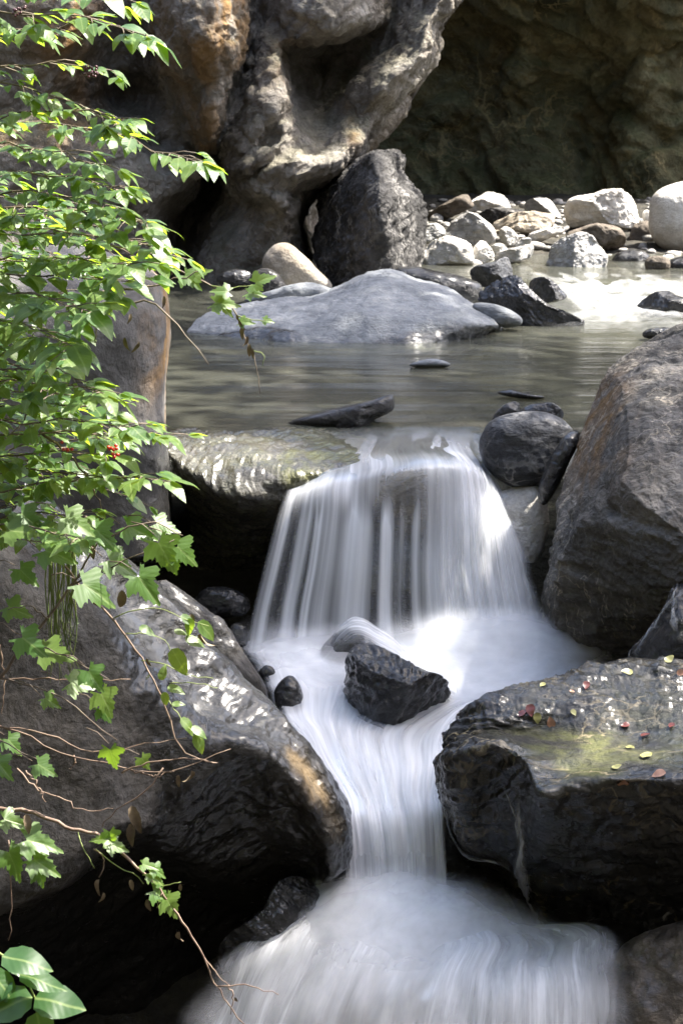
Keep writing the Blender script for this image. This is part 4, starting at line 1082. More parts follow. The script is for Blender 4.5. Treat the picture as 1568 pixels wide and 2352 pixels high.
MIST = [
    [(545, 1425, 6.86, 0), (700, 1435, 6.82, 0), (900, 1425, 6.8, 0), (1050, 1400, 6.78, 0), (1200, 1395, 6.8, 0), (1320, 1430, 6.85, 0), (1440, 1490, 6.9, 0)],
    [(540, 1470, 6.8, .1), (700, 1478, 6.76, .35), (900, 1475, 6.73, .3), (1050, 1455, 6.7, .45), (1200, 1450, 6.72, .5), (1320, 1465, 6.78, .35), (1440, 1500, 6.84, 0)],
    [(560, 1505, 6.74, .3), (700, 1515, 6.7, .7), (900, 1515, 6.68, .6), (1050, 1510, 6.64, .85), (1200, 1505, 6.66, .85), (1320, 1500, 6.72, .5), (1440, 1515, 6.8, .0)],
    [(590, 1550, 6.66, .3), (700, 1550, 6.62, .6), (900, 1570, 6.6, .6), (1050, 1570, 6.56, .9), (1200, 1560, 6.58, .8), (1300, 1545, 6.66, .4), (1400, 1540, 6.75, .0)],
    [(620, 1600, 6.55, 0), (720, 1600, 6.52, 0), (900, 1620, 6.5, 0), (1050, 1620, 6.48, .2), (1150, 1605, 6.5, .2), (1280, 1575, 6.6, 0), (1380, 1560, 6.7, 0)],
]
MIST2 = [
    [(690, 2040, 5.64, 0), (800, 2010, 5.6, 0), (910, 2000, 5.58, 0), (1010, 2010, 5.6, 0), (1130, 2040, 5.64, 0), (1300, 2110, 5.66, 0)],
    [(660, 2090, 5.56, .15), (800, 2065, 5.52, .6), (910, 2060, 5.5, .7), (1010, 2065, 5.52, .6), (1130, 2085, 5.56, .25), (1300, 2140, 5.6, .1)],
    [(620, 2130, 5.5, .2), (790, 2120, 5.45, .8), (910, 2120, 5.43, .9), (1020, 2120, 5.45, .8), (1150, 2130, 5.5, .45), (1300, 2165, 5.52, .3)],
    [(600, 2190, 5.42, 0), (780, 2190, 5.37, .5), (910, 2190, 5.35, .5), (1030, 2190, 5.37, .5), (1170, 2190, 5.42, .3), (1300, 2200, 5.45, .2)],
    [(600, 2240, 5.36, 0), (780, 2250, 5.3, 0), (910, 2250, 5.28, 0), (1030, 2250, 5.3, 0), (1170, 2240, 5.35, 0), (1300, 2240, 5.38, 0)],
]
ms = []
for k, (o_, w_) in enumerate((((0, 0, 0), 1), ((0.02, -.05, .01), .7), ((-.02, .05, .012), .7))):
    for rws in (MIST, MIST2):
        q = sheet('q', rws, None, 120, 60, off=o_, wob=0.02, seed=20 + k, feather=.1)
        ms.append((q[0], q[1], q[2] * w_, q[3]))
water_obj('spray', ms, M['mist'])

WRAP = [
    [(700, 1540, 6.72, 0), (745, 1475, 6.68, .05), (790, 1428, 6.66, .2), (830, 1420, 6.64, .35), (890, 1455, 6.62, .5), (960, 1510, 6.6, .6), (1040, 1560, 6.58, .6), (1110, 1600, 6.56, .2)],
    [(705, 1560, 6.68, 0), (755, 1490, 6.63, .15), (800, 1443, 6.6, .45), (835, 1440, 6.58, .65), (895, 1475, 6.56, .85), (965, 1528, 6.54, .95), (1045, 1578, 6.52, .95), (1115, 1620, 6.5, .4)],
    [(715, 1580, 6.66, 0), (768, 1510, 6.6, .06), (812, 1470, 6.56, .15), (838, 1470, 6.54, .25), (895, 1500, 6.52, .5), (965, 1545, 6.5, .6), (1050, 1600, 6.48, .8), (1115, 1640, 6.46, .4)],
    [(725, 1600, 6.62, 0), (780, 1540, 6.56, 0), (820, 1500, 6.53, 0), (845, 1500, 6.5, 0), (895, 1520, 6.48, 0), (970, 1565, 6.46, 0), (1055, 1630, 6.44, .2), (1115, 1660, 6.42, 0)],
]
w_a = sheet('w', [[c for c in r] for r in WRAP], None, 140, 60, wob=.01, seed=15, feather=.08)
w_a = (w_a[0], w_a[1], w_a[2], w_a[3][:, ::-1])
water_obj('white_water', [w_a], M['foam'])
RAP = [
    [(1180, 628, 14.0, .05), (1300, 628, 14.0, .2), (1450, 632, 13.8, .2), (1640, 636, 13.6, .1)],
    [(1225, 655, 12.95, .25), (1350, 660, 12.9, .5), (1450, 668, 12.8, .4), (1640, 662, 12.8, .2)],
    [(1285, 688, 12.0, .4), (1380, 690, 12.0, .7), (1450, 692, 12.0, .5), (1640, 712, 11.9, .25)],
    [(1310, 715, 11.6, .25), (1400, 716, 11.6, .4), (1480, 718, 11.6, .35), (1640, 735, 11.4, .2)],
    [(1240, 745, 11.1, .03), (1400, 748, 11.05, .12), (1500, 745, 11.05, .15), (1640, 757, 10.95, .02)],
    [(1200, 775, 10.4, 0), (1400, 775, 10.4, 0), (1500, 775, 10.4, 0), (1640, 780, 10.4, 0)],
]
r_a = sheet('r', RAP, None, 160, 160, off=(0, 0, 0.012), wob=0.02, seed=6, feather=0.1, fv=0.05)
r_a = (r_a[0], r_a[1], r_a[2] * .7, r_a[3])
water_obj('rapids', [r_a], M['rapid'])

def bvh(o):
    bm = bmesh.new()
    bm.from_mesh(o.data)
    bm.transform(Matrix.Translation(o.location))
    t = BVHTree.FromBMesh(bm)
    bm.free()
    return t


def trickle(rock, pts, w0, w1, den):
    """a thin film of water running down the face of a rock"""
    t = bvh(rock)
    q = np.array(pts, float)
    q = cubic(q, np.concatenate([[0], np.cumsum(np.hypot(*np.diff(q, axis=0).T))]), 40)
    L = []
    for px, py in q:
        h, n, _, _ = t.ray_cast(Vector(CAM), Vector(ray(px, py)).normalized())
        if h is not None:
            n = np.array(n)
            if n @ (CAM - np.array(h)) < 0:
                n = -n
            L.append((np.array(h) + n * .008, n))
    if len(L) < 4:
        return None
    C = np.array([a for a, b in L])
    for _ in range(3):
        C[1:-1] = (C[:-2] + C[1:-1] * 2 + C[2:]) / 4
    tan = np.gradient(C, axis=0)
    V, D, U = [], [], []
    for i in range(len(C)):
        s_ = np.cross(tan[i], L[i][1])
        s_ /= max(np.linalg.norm(s_), 1e-9)
        f = i / (len(C) - 1)
        w = (w0 + (w1 - w0) * f) * (1 + .4 * math.sin(f * 17 + w0 * 900))
        for k in range(7):
            e = k / 3 - 1
            V.append(C[i] + s_ * w * e + L[i][1] * .006 * (1 - e * e))
            D.append(den * (1 - e * e) * min(1, f * 8, (1 - f) * 5 + .1))
            U.append((k / 6, f))
    return np.array(V), grid_faces(len(C), 7), np.array(D), np.array(U)


ROCKS = {o['label']: o for o in SC.objects if o.get('label')}
dark = next(o for l, o in ROCKS.items() if 'thin water film' in l)
tr_ = [trickle(GREEN, [(1190, 1830), (1196, 1880), (1202, 1930), (1196, 1990), (1210, 2050), (1240, 2110), (1252, 2160)], .006, .03, .5),
       trickle(GREEN, [(1012, 1790), (1022, 1850), (1040, 1910), (1075, 1962), (1130, 1972), (1175, 1985)], .004, .014, .45),
       trickle(GREEN, [(1160, 1800), (1180, 1850), (1192, 1900), (1200, 1960)], .004, .008, .35),
       trickle(dark, [(1555, 1345), (1540, 1380), (1518, 1415), (1490, 1460), (1462, 1505)], .004, .01, .5),  # pale film that also paints in the highlight along the rock's rim
       trickle(dark, [(1560, 1350), (1548, 1400), (1552, 1450)], .008, .014, .35)]
water_obj('water_trickle', [x for x in tr_ if x is not None], M['trickle'])

#@PLANTS
# ------------------------------------------------------------------ plants
def leaf_shape(kind):
    """template: verts (x along the blade, y across), faces, uv"""
    V, F = [], []
    if kind == 'ovate' or kind == 'narrow':
        n = 10
        wmax = 0.27 if kind == 'ovate' else 0.17
        for i in range(n + 1):
            t = i / n
            w = wmax * (math.sin(math.pi * min(1, t ** 0.72)) ** 0.8 if 0 < t < 1 else 0)
            saw = (0.045 if i % 2 else 0.0) * (1 if 0 < t < 1 else 0)
            V += [(t, 0), (t - saw * 0.6, w + saw * 0.35), (t - saw * 0.6, -w - saw * 0.35)]
        for i in range(n):
            a, b = 3 * i, 3 * i + 3
            F += [(a, b, b + 1, a + 1), (a, a + 2, b + 2, b)]
    else:   # maple: five pointed lobes
        pts = []
        lob = [(-2.35, .42), (-1.95, .30), (-1.25, .66), (-0.95, .50), (-.72, .42), (-.45, .62), (-.2, .72), (0, 1.0)]
        lob = lob + [(-a, r) for a, r in lob[-2::-1]]
        ring = []
        for i in range(len(lob) - 1):
            (a0, r0), (a1, r1) = lob[i], lob[i + 1]
            for k in range(3):
                t = k / 3
                r = r0 + (r1 - r0) * t + (0.07 if k == 1 else -0.03 if k == 2 else 0)
                ring.append((a0 + (a1 - a0) * t, r))
        ring.append(lob[-1])
        V = [(0.22, 0)]
        for a, r in ring:
            V.append((0.22 + 0.5 * r * 0.8 * math.cos(a), 0.5 * r * 0.8 * math.sin(a)))
        m = len(ring)
        for a, r in ring:
            V.append((0.22 + r * 0.8 * math.cos(a), r * 0.8 * math.sin(a)))
        for i in range(m - 1):
            F += [(0, 1 + i, 2 + i, 2 + i), (1 + i, 1 + m + i, 2 + m + i, 2 + i)]
        F = [tuple(dict.fromkeys(f)) for f in F]
    return np.array(V), F


SHAPES = {k: leaf_shape(k) for k in ('ovate', 'narrow', 'maple')}


class Foliage:
    def __init__(s):
        s.V, s.F, s.T, s.U, s.k = [], [], [], [], 0

    def leaf(s, base, dirv, up, L, kind='ovate', tint=0.5, curl=0.25, fold=0.25, wid=1.0):
        T, F = SHAPES[kind]
        x = np.array(dirv, float)
        x /= np.linalg.norm(x)
        z = np.array(up, float)
        z = z - x * (z @ x)
        z /= max(np.linalg.norm(z), 1e-6)
        y = np.cross(z, x)
        tx, ty = T[:, 0], T[:, 1] * wid
        wave = 0.02 * np.sin(tx * 9 + random.random() * 6)
        h = -curl * tx**2 + fold * np.abs(ty) - 0.9 * fold * ty**2 * 2 + wave
        V = np.asarray(base) + L * (np.outer(tx, x) + np.outer(ty, y) + np.outer(h, z))
        s.V.append(V)
        s.F += [tuple(i + s.k for i in f) for f in F]
        s.T.append(np.full(len(V), tint))
        s.U.append(T)
        s.k += len(V)

    def build(s, name, mat, parent):
        if not s.V:
            return
        return mesh_obj(name, np.concatenate(s.V), s.F, mat, parent, attrs={'tint': np.concatenate(s.T)}, uv=np.concatenate(s.U))


class Tubes:
    def __init__(s):
        s.V, s.F, s.k, s.ends = [], [], 0, []

    def add(s, pts, r0, r1, sides=5):
        pts = np.asarray(pts, float)
        n = len(pts)
        tan = np.gradient(pts, axis=0)
        for i in range(n):
            t = tan[i] / max(np.linalg.norm(tan[i]), 1e-9)
            a = np.cross(t, [0.13, 0.97, 0.2])
            a /= max(np.linalg.norm(a), 1e-9)
            b = np.cross(t, a)
            r = r0 + (r1 - r0) * i / max(n - 1, 1)
            for k in range(sides):
                w = 2 * math.pi * k / sides
                s.V.append(pts[i] + r * (math.cos(w) * a + math.sin(w) * b))
        for i in range(n - 1):
            for k in range(sides):
                q = s.k + i * sides
                s.F.append((q + k, q + (k + 1) % sides, q + sides + (k + 1) % sides, q + sides + k))
        s.F.append(tuple(s.k + k for k in range(sides))[::-1])
        s.F.append(tuple(s.k + (n - 1) * sides + k for k in range(sides)))
        s.k += n * sides
        s.ends.append((s.k, len(s.F)))

    def build_each(s, name, mat, parent):
        k0 = f0 = 0
        for k1, f1 in s.ends:
            mesh_obj(name, np.array(s.V[k0:k1]), [tuple(i - k0 for i in f) for f in s.F[f0:f1]], mat, parent)
            k0, f0 = k1, f1

    def build(s, name, mat, parent):
        return mesh_obj(name, np.array(s.V), s.F, mat, parent) if s.V else None


def path(ctrl, n=14, wob=0.0):
    q = np.array([P(*c) for c in ctrl])
    out = cubic(q, chord(q), n)
    if wob:
        out = out + np.array([[random.gauss(0, wob) for _ in range(3)] for _ in range(n)])
        out[0], out[-1] = q[0], q[-1]
    return out


def rnd(a, b):
    return random.uniform(a, b)


def spray(fo, tw, pts, kind, L, node=0.055, r0=0.004, dens=1.0, droop=0.35, spread=0.9, tint=(0, 1), petiole=0.25, side=True):
    """a leafy branch: opposite leaves (some on short side twigs) along pts"""
    tw.add(pts, r0, 0.0012)
    seg = np.linalg.norm(np.diff(pts, axis=0), axis=1)
    tot = seg.sum()
    m = max(3, int(tot / node))
    t = np.concatenate([[0], np.cumsum(seg)]) / tot
    for i in range(1, m + 1):
        s = i / m
        p = np.array([np.interp(s, t, pts[:, k]) for k in range(3)])
        p2 = np.array([np.interp(max(0, s - 0.05), t, pts[:, k]) for k in range(3)])
        ax = p - p2
        ax /= max(np.linalg.norm(ax), 1e-9)
        h = np.cross(ax, [0, 0, 1])
        h /= max(np.linalg.norm(h), 1e-9)
        for sg in (-1, 1):
            if random.random() > dens:
                continue
            a = rnd(0.5, 1.2) * spread
            dv = ax * math.cos(a) + sg * h * math.sin(a) + np.array([0, 0, rnd(-droop * 1.15, droop * 0.35)])
            dv /= np.linalg.norm(dv)
            pet = L * petiole * rnd(0.6, 1.4)
            b = p + dv * pet
            if side and random.random() < 0.3:
                # a short side twig with three leaves
                e = p + dv * L * rnd(0.7, 1.1)
                tw.add(np.array([p, (p + e) / 2 + [0, 0, 0.004], e]), r0 * 0.4, 0.0009, 4)
                for da in (-0.8, 0, 0.8):
                    hh = np.cross(dv, [0, 0, 1])
                    hh /= max(np.linalg.norm(hh), 1e-9)
                    d3 = dv * math.cos(da) + hh * math.sin(da) + np.array([0, 0, rnd(-droop, 0.05)])
                    fo.leaf(e, d3, (rnd(-.4, .4), rnd(-.35, .25), 1), L * rnd(0.55, .95), kind, rnd(*tint), rnd(.1, .4), rnd(.1, .4))
            else:
                tw.add(np.array([p, b]), 0.0014, 0.0009, 4)
                fo.leaf(b, dv, (rnd(-.35, .35), rnd(-.3, .25), 1), L * rnd(0.5, 1.1), random.choice((kind, kind, 'narrow')), rnd(*tint), rnd(.1, .45), rnd(.1, .4))
    fo.leaf(pts[-1], pts[-1] - pts[-2] + np.array([0, 0, -0.3 * np.linalg.norm(pts[-1] - pts[-2])]), (0, -.2, 1), L * rnd(.9, 1.15), kind, rnd(*tint), rnd(.2, .4), .2)


def build_shrub():
    # the leafy bush: branches come from the bank at the left and reach over the stream
    root = empty('shrub', P(-320, 1500, 4.9), 'sunlit leafy green shrub arching in from the whole left side', 'shrub')
    fo, tw = Foliage(), Tubes()
    br = []     # (x0, y0, x1, y1, sag, d, leaf)
    spec = [(-60, -20, 270, -10, .3, .10), (-60, 40, 365, 85, -40, .11), (-60, 90, 220, 60, 0, .09), (-60, 150, 285, 165, -10, .075), (-80, 190, 300, 290, -30, .075),
            (-60, 260, 330, 275, -20, .085), (-60, 300, 480, 375, -60, .085), (-60, 330, 250, 380, 0, .095), (-60, 390, 300, 440, -10, .085),
            (-60, 430, 300, 480, 0, .09), (-60, 470, 365, 515, 0, .1), (-60, 520, 380, 570, 0, .1), (-60, 540, 460, 600, -20, .085),
            (-60, 590, 330, 610, 0, .11), (-60, 640, 320, 650, -10, .12), (-60, 680, 240, 720, 0, .12), (-60, 720, 200, 800, 0, .12),
            (-60, 780, 180, 830, 10, .12), (-60, 830, 230, 880, 0, .09), (-60, 880, 260, 905, 0, .11), (-60, 930, 285, 950, 0, .11),
            (-60, 960, 330, 985, 0, .09), (-60, 1000, 410, 1005, 10, .085), (-60, 1040, 300, 1050, 0, .1), (-60, 1080, 410, 1110, 10, .1),
            (-60, 1130, 280, 1100, 0, .09), (-60, 1180, 230, 1190, 0, .09), (-60, 1210, 210, 1240, 0, .085)]
    for (x0, y0, x1, y1, sag, L) in spec:
        L *= .66
        d0, d1 = rnd(4.3, 4.7), rnd(3.95, 4.4)
        ctrl = [(x0 - 260, y0 + rnd(20, 120), d0 + .35), (x0, y0 + rnd(-10, 20), d0), ((x0 + x1) / 2, (y0 + y1) / 2 + sag * .5 - 10, (d0 + d1) / 2), (x1 - 30, y1 - 4, d1)]
        spray(fo, tw, path(ctrl, 16, .004), 'ovate', L, node=.033, r0=.0034, dens=.85)
        # a second, shorter branch behind it
        if y0 > 350:
            d0 += rnd(.3, .6)
            xe = x0 + (x1 - x0) * rnd(.55, .8)
            ctrl = [(x0 - 200, y0 + rnd(40, 140), d0 + .3), (x0, y0 + rnd(20, 60), d0), ((x0 + xe) / 2, (y0 + y1) / 2 + rnd(0, 40), d0 - .1), (xe, y1 + rnd(0, 40), d0 - .2)]
            spray(fo, tw, path(ctrl, 14, .004), 'ovate', L * .95, node=.035, r0=.003, dens=.85, tint=(0, .6))
    fo.build('foliage', M['leaf'], root)
    # main stems
    for ctrl in ([(-330, 1500, 4.9), (-260, 1200, 4.9), (-220, 800, 4.85), (-200, 400, 4.8), (-190, 0, 4.8), (-180, -250, 4.8)],
                 [(-320, 1520, 4.9), (-120, 1250, 4.9), (-60, 1000, 4.8), (-100, 700, 4.8), (-120, 300, 4.8)]):
        tw.add(path(ctrl, 24, .01), .018, .006, 7)
    for ctrl in ([(150, 870, 4.6), (90, 930, 4.5), (20, 1000, 4.6)], [(90, 990, 4.4), (150, 1040, 4.4), (220, 1130, 4.4), (235, 1180, 4.45)], [(222, 685, 4.5), (223, 790, 4.5)],
                 [(165, 750, 4.6), (330, 690, 4.5), (400, 740, 4.45), (480, 838, 4.4)], [(200, 670, 4.5), (330, 660, 4.5), (470, 620, 4.45)]):
        tw.add(path(ctrl, 12, .003), .0035, .0012)
    tw.build('branch', M['bark'], root)
    # berries
    iv, if_ = ico(2)
    for (px, py, d, n_, r, mt) in ((210, 165, 4.2, 34, .0032, 'darkberry'), (45, 25, 4.2, 14, .0032, 'darkberry'), (262, 1036, 4.15, 9, .004, 'berry'), (155, 1022, 4.15, 5, .004, 'berry')):
        V, F, k = [], [], 0
        c0 = P(px, py, d)
        for q in range(n_):
            c = c0 + np.array([rnd(-1, 1) * .012, rnd(-1, 1) * .012, rnd(-1, 1) * .012])
            V.append(iv * r + c)
            F.append(if_ + k)
            k += len(iv)
        mesh_obj('berry_cluster', np.concatenate(V), np.concatenate(F), M[mt], root)


build_shrub()


def build_maple():
    root = empty('maple_sapling', P(-120, 1700, 4.4), 'young maple sapling with broad lobed leaves in front of the huge slab', 'sapling')
    fo, tw = Foliage(), Tubes()
    tw.add(path([(-120, 1690, 4.4), (0, 1555, 4.3), (60, 1478, 4.28), (110, 1420, 4.26), (165, 1345, 4.24), (230, 1240, 4.2)], 20, .002), .0055, .002, 6)
    spots = [(195, 1340, .13, 10), (260, 1290, .12, 20), (330, 1320, .12, 30), (380, 1240, .1, 30), (420, 1255, .09, 40), (230, 1215, .12, 10), (300, 1215, .11, 15), (60, 1310, .1, 10), (30, 1400, .1, 0),
             (110, 1270, .11, 20), (60, 1465, .11, 30), (110, 1500, .11, 20), (220, 1540, .09, 30), (170, 1580, .09, 20), (250, 1590, .09, 40), (275, 1720, .075, 60), (345, 1745, .05, 40), (250, 1630, .07, 30),
             (35, 1700, .085, 20), (100, 1760, .07, 20), (10, 1750, .08, 30), (120, 1610, .07, 10), (420, 1285, .06, 50), (370, 1210, .09, 20), (160, 1190, .1, 10), (30, 1230, .1, 0), (60, 1180, .1, 0)]
    for (px, py, L, ang) in spots:
        b = P(px - 25, py - 12, 4.2 + rnd(-.15, .15))
        a = R(ang + rnd(-25, 25))
        dv = (math.cos(a) * .9, rnd(-.5, .1), -math.sin(a) - .15)
        st = b + np.array([-.05, .02, rnd(.0, .03)])
        tw.add(np.array([st, (st + b) / 2 + [0, 0, .008], b]), .0016, .001, 4)
        fo.leaf(b, dv, (rnd(-.3, .3), -.75, .75), L * rnd(.7, .95), 'maple', rnd(0, 1), rnd(.1, .35), rnd(-.15, .3))
    # petiole-bearing side twigs
    for ctrl in ([(60, 1478, 4.28), (140, 1500, 4.2), (250, 1560, 4.15)], [(165, 1345, 4.24), (260, 1300, 4.2), (400, 1240, 4.15)], [(110, 1420, 4.26), (60, 1390, 4.2), (20, 1400, 4.2)],
                 [(0, 1555, 4.3), (120, 1590, 4.2), (270, 1700, 4.2)], [(-100, 1660, 4.4), (0, 1700, 4.25), (110, 1760, 4.2)], [(230, 1240, 4.2), (340, 1200, 4.2), (420, 1230, 4.2)]):
        tw.add(path(ctrl, 10, .002), .0022, .001, 5)
    fo.build('foliage', M['maple'], root)
    tw.build('stem', M['bark'], root)


build_maple()


def curled(fo, c, L, hang=True):
    fo.leaf(c, (rnd(-.3, .3), rnd(-.3, .3), -1), (rnd(-1, 1), -1, 0), L, 'narrow', .5, rnd(.3, .8), rnd(.5, 1.1))


def build_vines():
    root = empty('bare_vine', P(-60, 1850, 4.3), 'nearly bare brown vine hanging diagonally across the dark lower left', 'vine')
    tw, fo, dr, gs = Tubes(), Foliage(), Foliage(), Tubes()
    main = path([(-60, 1850, 4.35), (15, 1859, 4.3), (65, 1861, 4.28), (120, 1884, 4.26), (170, 1906, 4.25), (220, 1914, 4.24), (262, 1945, 4.22), (300, 1977, 4.2), (340, 2015, 4.2), (380, 2062, 4.2), (405, 2097, 4.2), (440, 2150, 4.2), (470, 2200, 4.2), (487, 2250, 4.2), (520, 2300, 4.2), (570, 2365, 4.2)], 50, .0015)
    tw.add(main, .0055, .0014, 6)
    for ctrl in ([(375, 1764, 4.2), (330, 1820, 4.2), (250, 1875, 4.22), (235, 1900, 4.24)], [(470, 2200, 4.2), (500, 2240, 4.2), (525, 2262, 4.2)], [(500, 2265, 4.2), (570, 2264, 4.18), (640, 2285, 4.18)],
                 [(525, 2262, 4.2), (535, 2290, 4.2), (530, 2330, 4.2)], [(20, 1930, 4.2), (28, 2060, 4.2), (20, 2160, 4.2)], [(215, 1950, 4.2), (240, 1975, 4.2), (228, 2015, 4.2)], [(375, 2050, 4.2), (360, 2085, 4.2)]):
        tw.add(path(ctrl, 10, .002), .002, .001, 5)
    for ctrl in ([(220, 1950, 4.21), (260, 1985, 4.2), (305, 2005, 4.2), (330, 2030, 4.2)], [(180, 1912, 4.23), (190, 1945, 4.21), (218, 1995, 4.2)], [(370, 2035, 4.2), (415, 2026, 4.18)]):
        gs.add(path(ctrl, 8, .001), .0016, .001, 5)
    for (px, py, L, dx, dz) in ((240, 1935, .06, .9, -.3), (260, 1930, .05, -.7, .2), (335, 2000, .05, .8, -.4), (340, 2040, .065, .8, -.5), (375, 2055, .07, .6, -.8), (320, 1985, .04, .6, .1), (345, 1990, .045, .9, -.5),
                                 (250, 1900, .05, .2, -1), (40, 1925, .1, 1, -.1), (60, 1965, .09, .8, -.4), (10, 1940, .09, .5, -.7), (80, 1990, .06, .5, -.8), (-5, 1880, .07, 1, -.1)):
        fo.leaf(P(px, py, 4.19), (dx, rnd(-.3, .1), dz), (rnd(-.3, .3), -.6, .8), L, 'maple', rnd(.3, 1), rnd(.2, .6), rnd(.2, .6))
    for (px, py, L) in ((303, 1850, .07), (306, 1890, .06), (440, 1770, .045), (410, 1780, .03), (228, 2020, .045), (238, 2050, .03), (340, 2065, .035), (412, 2140, .04), (60, 1870, .05), (300, 2020, .03), (540, 2290, .02), (415, 2030, .025)):
        curled(dr, P(px, py, 4.19), L)
    tw.build('stem', M['redtwig'], root)
    gs.build_each('green_shoot', M['stem'], root)
    fo.build('foliage', M['maple'], root)
    dr.build('dry_leaves', M['dry'], root)

    root = empty('climbing_vine', P(150, 1300, 4.35), 'thin reddish vine with a few small leaves trailing over the wet slab ridge', 'vine')
    tw, fo, gs, dr = Tubes(), Foliage(), Tubes(), Foliage()
    tw.add(path([(150, 1300, 4.35), (200, 1366, 4.33), (260, 1421, 4.3), (300, 1476, 4.3), (330, 1521, 4.3), (360, 1576, 4.28), (385, 1636, 4.28), (400, 1686, 4.27), (425, 1726, 4.26), (465, 1746, 4.26), (497, 1752, 4.26)], 30, .0015), .003, .0012, 5)
    for ctrl in ([(262, 1420, 4.3), (310, 1402, 4.28), (370, 1398, 4.26), (430, 1425, 4.25), (480, 1438, 4.25)], [(290, 1455, 4.3), (330, 1455, 4.28), (370, 1465, 4.27), (400, 1505, 4.26)], [(325, 1517, 4.3), (380, 1525, 4.27), (430, 1550, 4.26), (490, 1558, 4.25)],
                 [(345, 1550, 4.3), (335, 1560, 4.3)], [(375, 1600, 4.28), (410, 1640, 4.26), (430, 1670, 4.25), (465, 1700, 4.25)], [(390, 1570, 4.28), (450, 1570, 4.26), (500, 1580, 4.25)]):
        gs.add(path(ctrl, 12, .0015), .0015, .0008, 4)
    for (px, py, L, dx, dz) in ((320, 1440, .04, .9, -.3), (415, 1415, .04, .9, -.4), (455, 1428, .06, .7, -.7), (440, 1420, .04, -.3, -.9), (395, 1490, .07, .5, -.9), (400, 1450, .03, .9, 0), (425, 1465, .05, .8, -.3), (370, 1562, .035, .2, .9), (385, 1578, .04, .9, -.1), (375, 1590, .035, .3, -.9),
                                 (395, 1618, .03, .9, .1), (415, 1650, .05, .7, -.6), (440, 1670, .04, .8, -.3), (448, 1685, .05, .4, -.8)):
        fo.leaf(P(px, py, 4.25), (dx, rnd(-.3, .1), dz), (rnd(-.3, .3), -.6, .8), L, 'ovate', rnd(.3, 1), rnd(.2, .5), rnd(.1, .5))
    for (px, py, L) in ((280, 1355, .06), (207, 1240, .05), (462, 1455, .05), (440, 1410, .04), (338, 1512, .025)):
        curled(dr, P(px, py, 4.27), L)
    tw.build('stem', M['redtwig'], root)
    gs.build_each('green_shoot', M['stem'], root)
    fo.build('foliage', M['leaf'], root)
    dr.build('dry_leaves', M['dry'], root)

    root = empty('dead_twigs', P(-60, 1680, 4.3), 'bundle of thin leafless twigs reaching right over the dry slab face', 'twig')
    tw = Tubes()
    for ctrl in ([(-60, 1660, 4.35), (30, 1672, 4.3), (120, 1690, 4.28), (180, 1720, 4.27), (250, 1727, 4.26), (320, 1712, 4.25), (430, 1695, 4.25)],
                 [(-60, 1670, 4.35), (40, 1680, 4.3), (120, 1720, 4.28), (200, 1745, 4.27), (300, 1768, 4.26), (380, 1770, 4.25), (430, 1758, 4.25), (530, 1720, 4.25)],
                 [(170, 1735, 4.28), (172, 1755, 4.28), (160, 1765, 4.28)], [(300, 1768, 4.26), (350, 1780, 4.25), (420, 1765, 4.25)], [(40, 1765, 4.3), (80, 1810, 4.28), (160, 1840, 4.27), (200, 1860, 4.26), (260, 1857, 4.26)],
                 [(60, 1770, 4.3), (90, 1810, 4.28), (107, 1842, 4.27)], [(280, 1775, 4.27), (350, 1750, 4.25), (440, 1740, 4.25), (500, 1752, 4.25)], [(-40, 1560, 4.4), (60, 1560, 4.38), (180, 1558, 4.36), (300, 1560, 4.35)],
                 [(0, 1480, 4.4), (10, 1560, 4.4), (5, 1640, 4.4)]):
        tw.add(path(ctrl, 18, .0025), .0024, .0009, 5)
    tw.build('stem', M['redtwig'], root)

    root = empty('hanging_spray', P(330, 600, 4.6), 'wispy half withered spray dangling over the pool below the shrub', 'twig')
    tw, fo, dr, gs = Tubes(), Foliage(), Foliage(), Tubes()
    tw.add(path([(300, 590, 4.65), (400, 620, 4.6), (480, 655, 4.55), (520, 690, 4.53), (545, 725, 4.52), (560, 770, 4.52), (580, 815, 4.52), (592, 860, 4.52), (598, 905, 4.52)], 26, .0015), .003, .0008, 5)
    for ctrl in ([(480, 655, 4.55), (530, 660, 4.53), (580, 655, 4.52)], [(545, 725, 4.52), (590, 735, 4.51), (625, 735, 4.5)], [(575, 805, 4.52), (605, 812, 4.51), (603, 840, 4.51)]):
        gs.add(path(ctrl, 8, .001), .0013, .0008, 4)
    for (px, py, L, dx, dz) in ((575, 655, .06, .9, .5), (560, 672, .05, .9, 0), (535, 672, .05, -.8, .2), (480, 695, .07, .9, .05), (500, 690, .05, .6, -.5), (440, 640, .05, .6, .4), (415, 625, .06, .6, -.4), (545, 740, .04, .9, .1), (600, 735, .03, .9, 0)):
        fo.leaf(P(px, py, 4.51), (dx, -.2, dz), (rnd(-.3, .3), -.7, .7), L, 'maple', rnd(.4, 1), .3, .3)
    for (px, py, L) in ((550, 735, .025), (558, 750, .03), (566, 772, .032), (573, 790, .03), (580, 800, .025), (545, 722, .02), (372, 605, .03), (400, 605, .025), (288, 610, .03), (300, 720, .025), (375, 680, .03), (288, 775, .035), (318, 785, .03)):
        curled(dr, P(px, py, 4.5), L)
    tw.build('stem', M['bark'], root)
    gs.build_each('green_shoot', M['stem'], root)
    fo.build('foliage', M['leaf'], root)
    dr.build('dry_leaves', M['dry'], root)


build_vines()


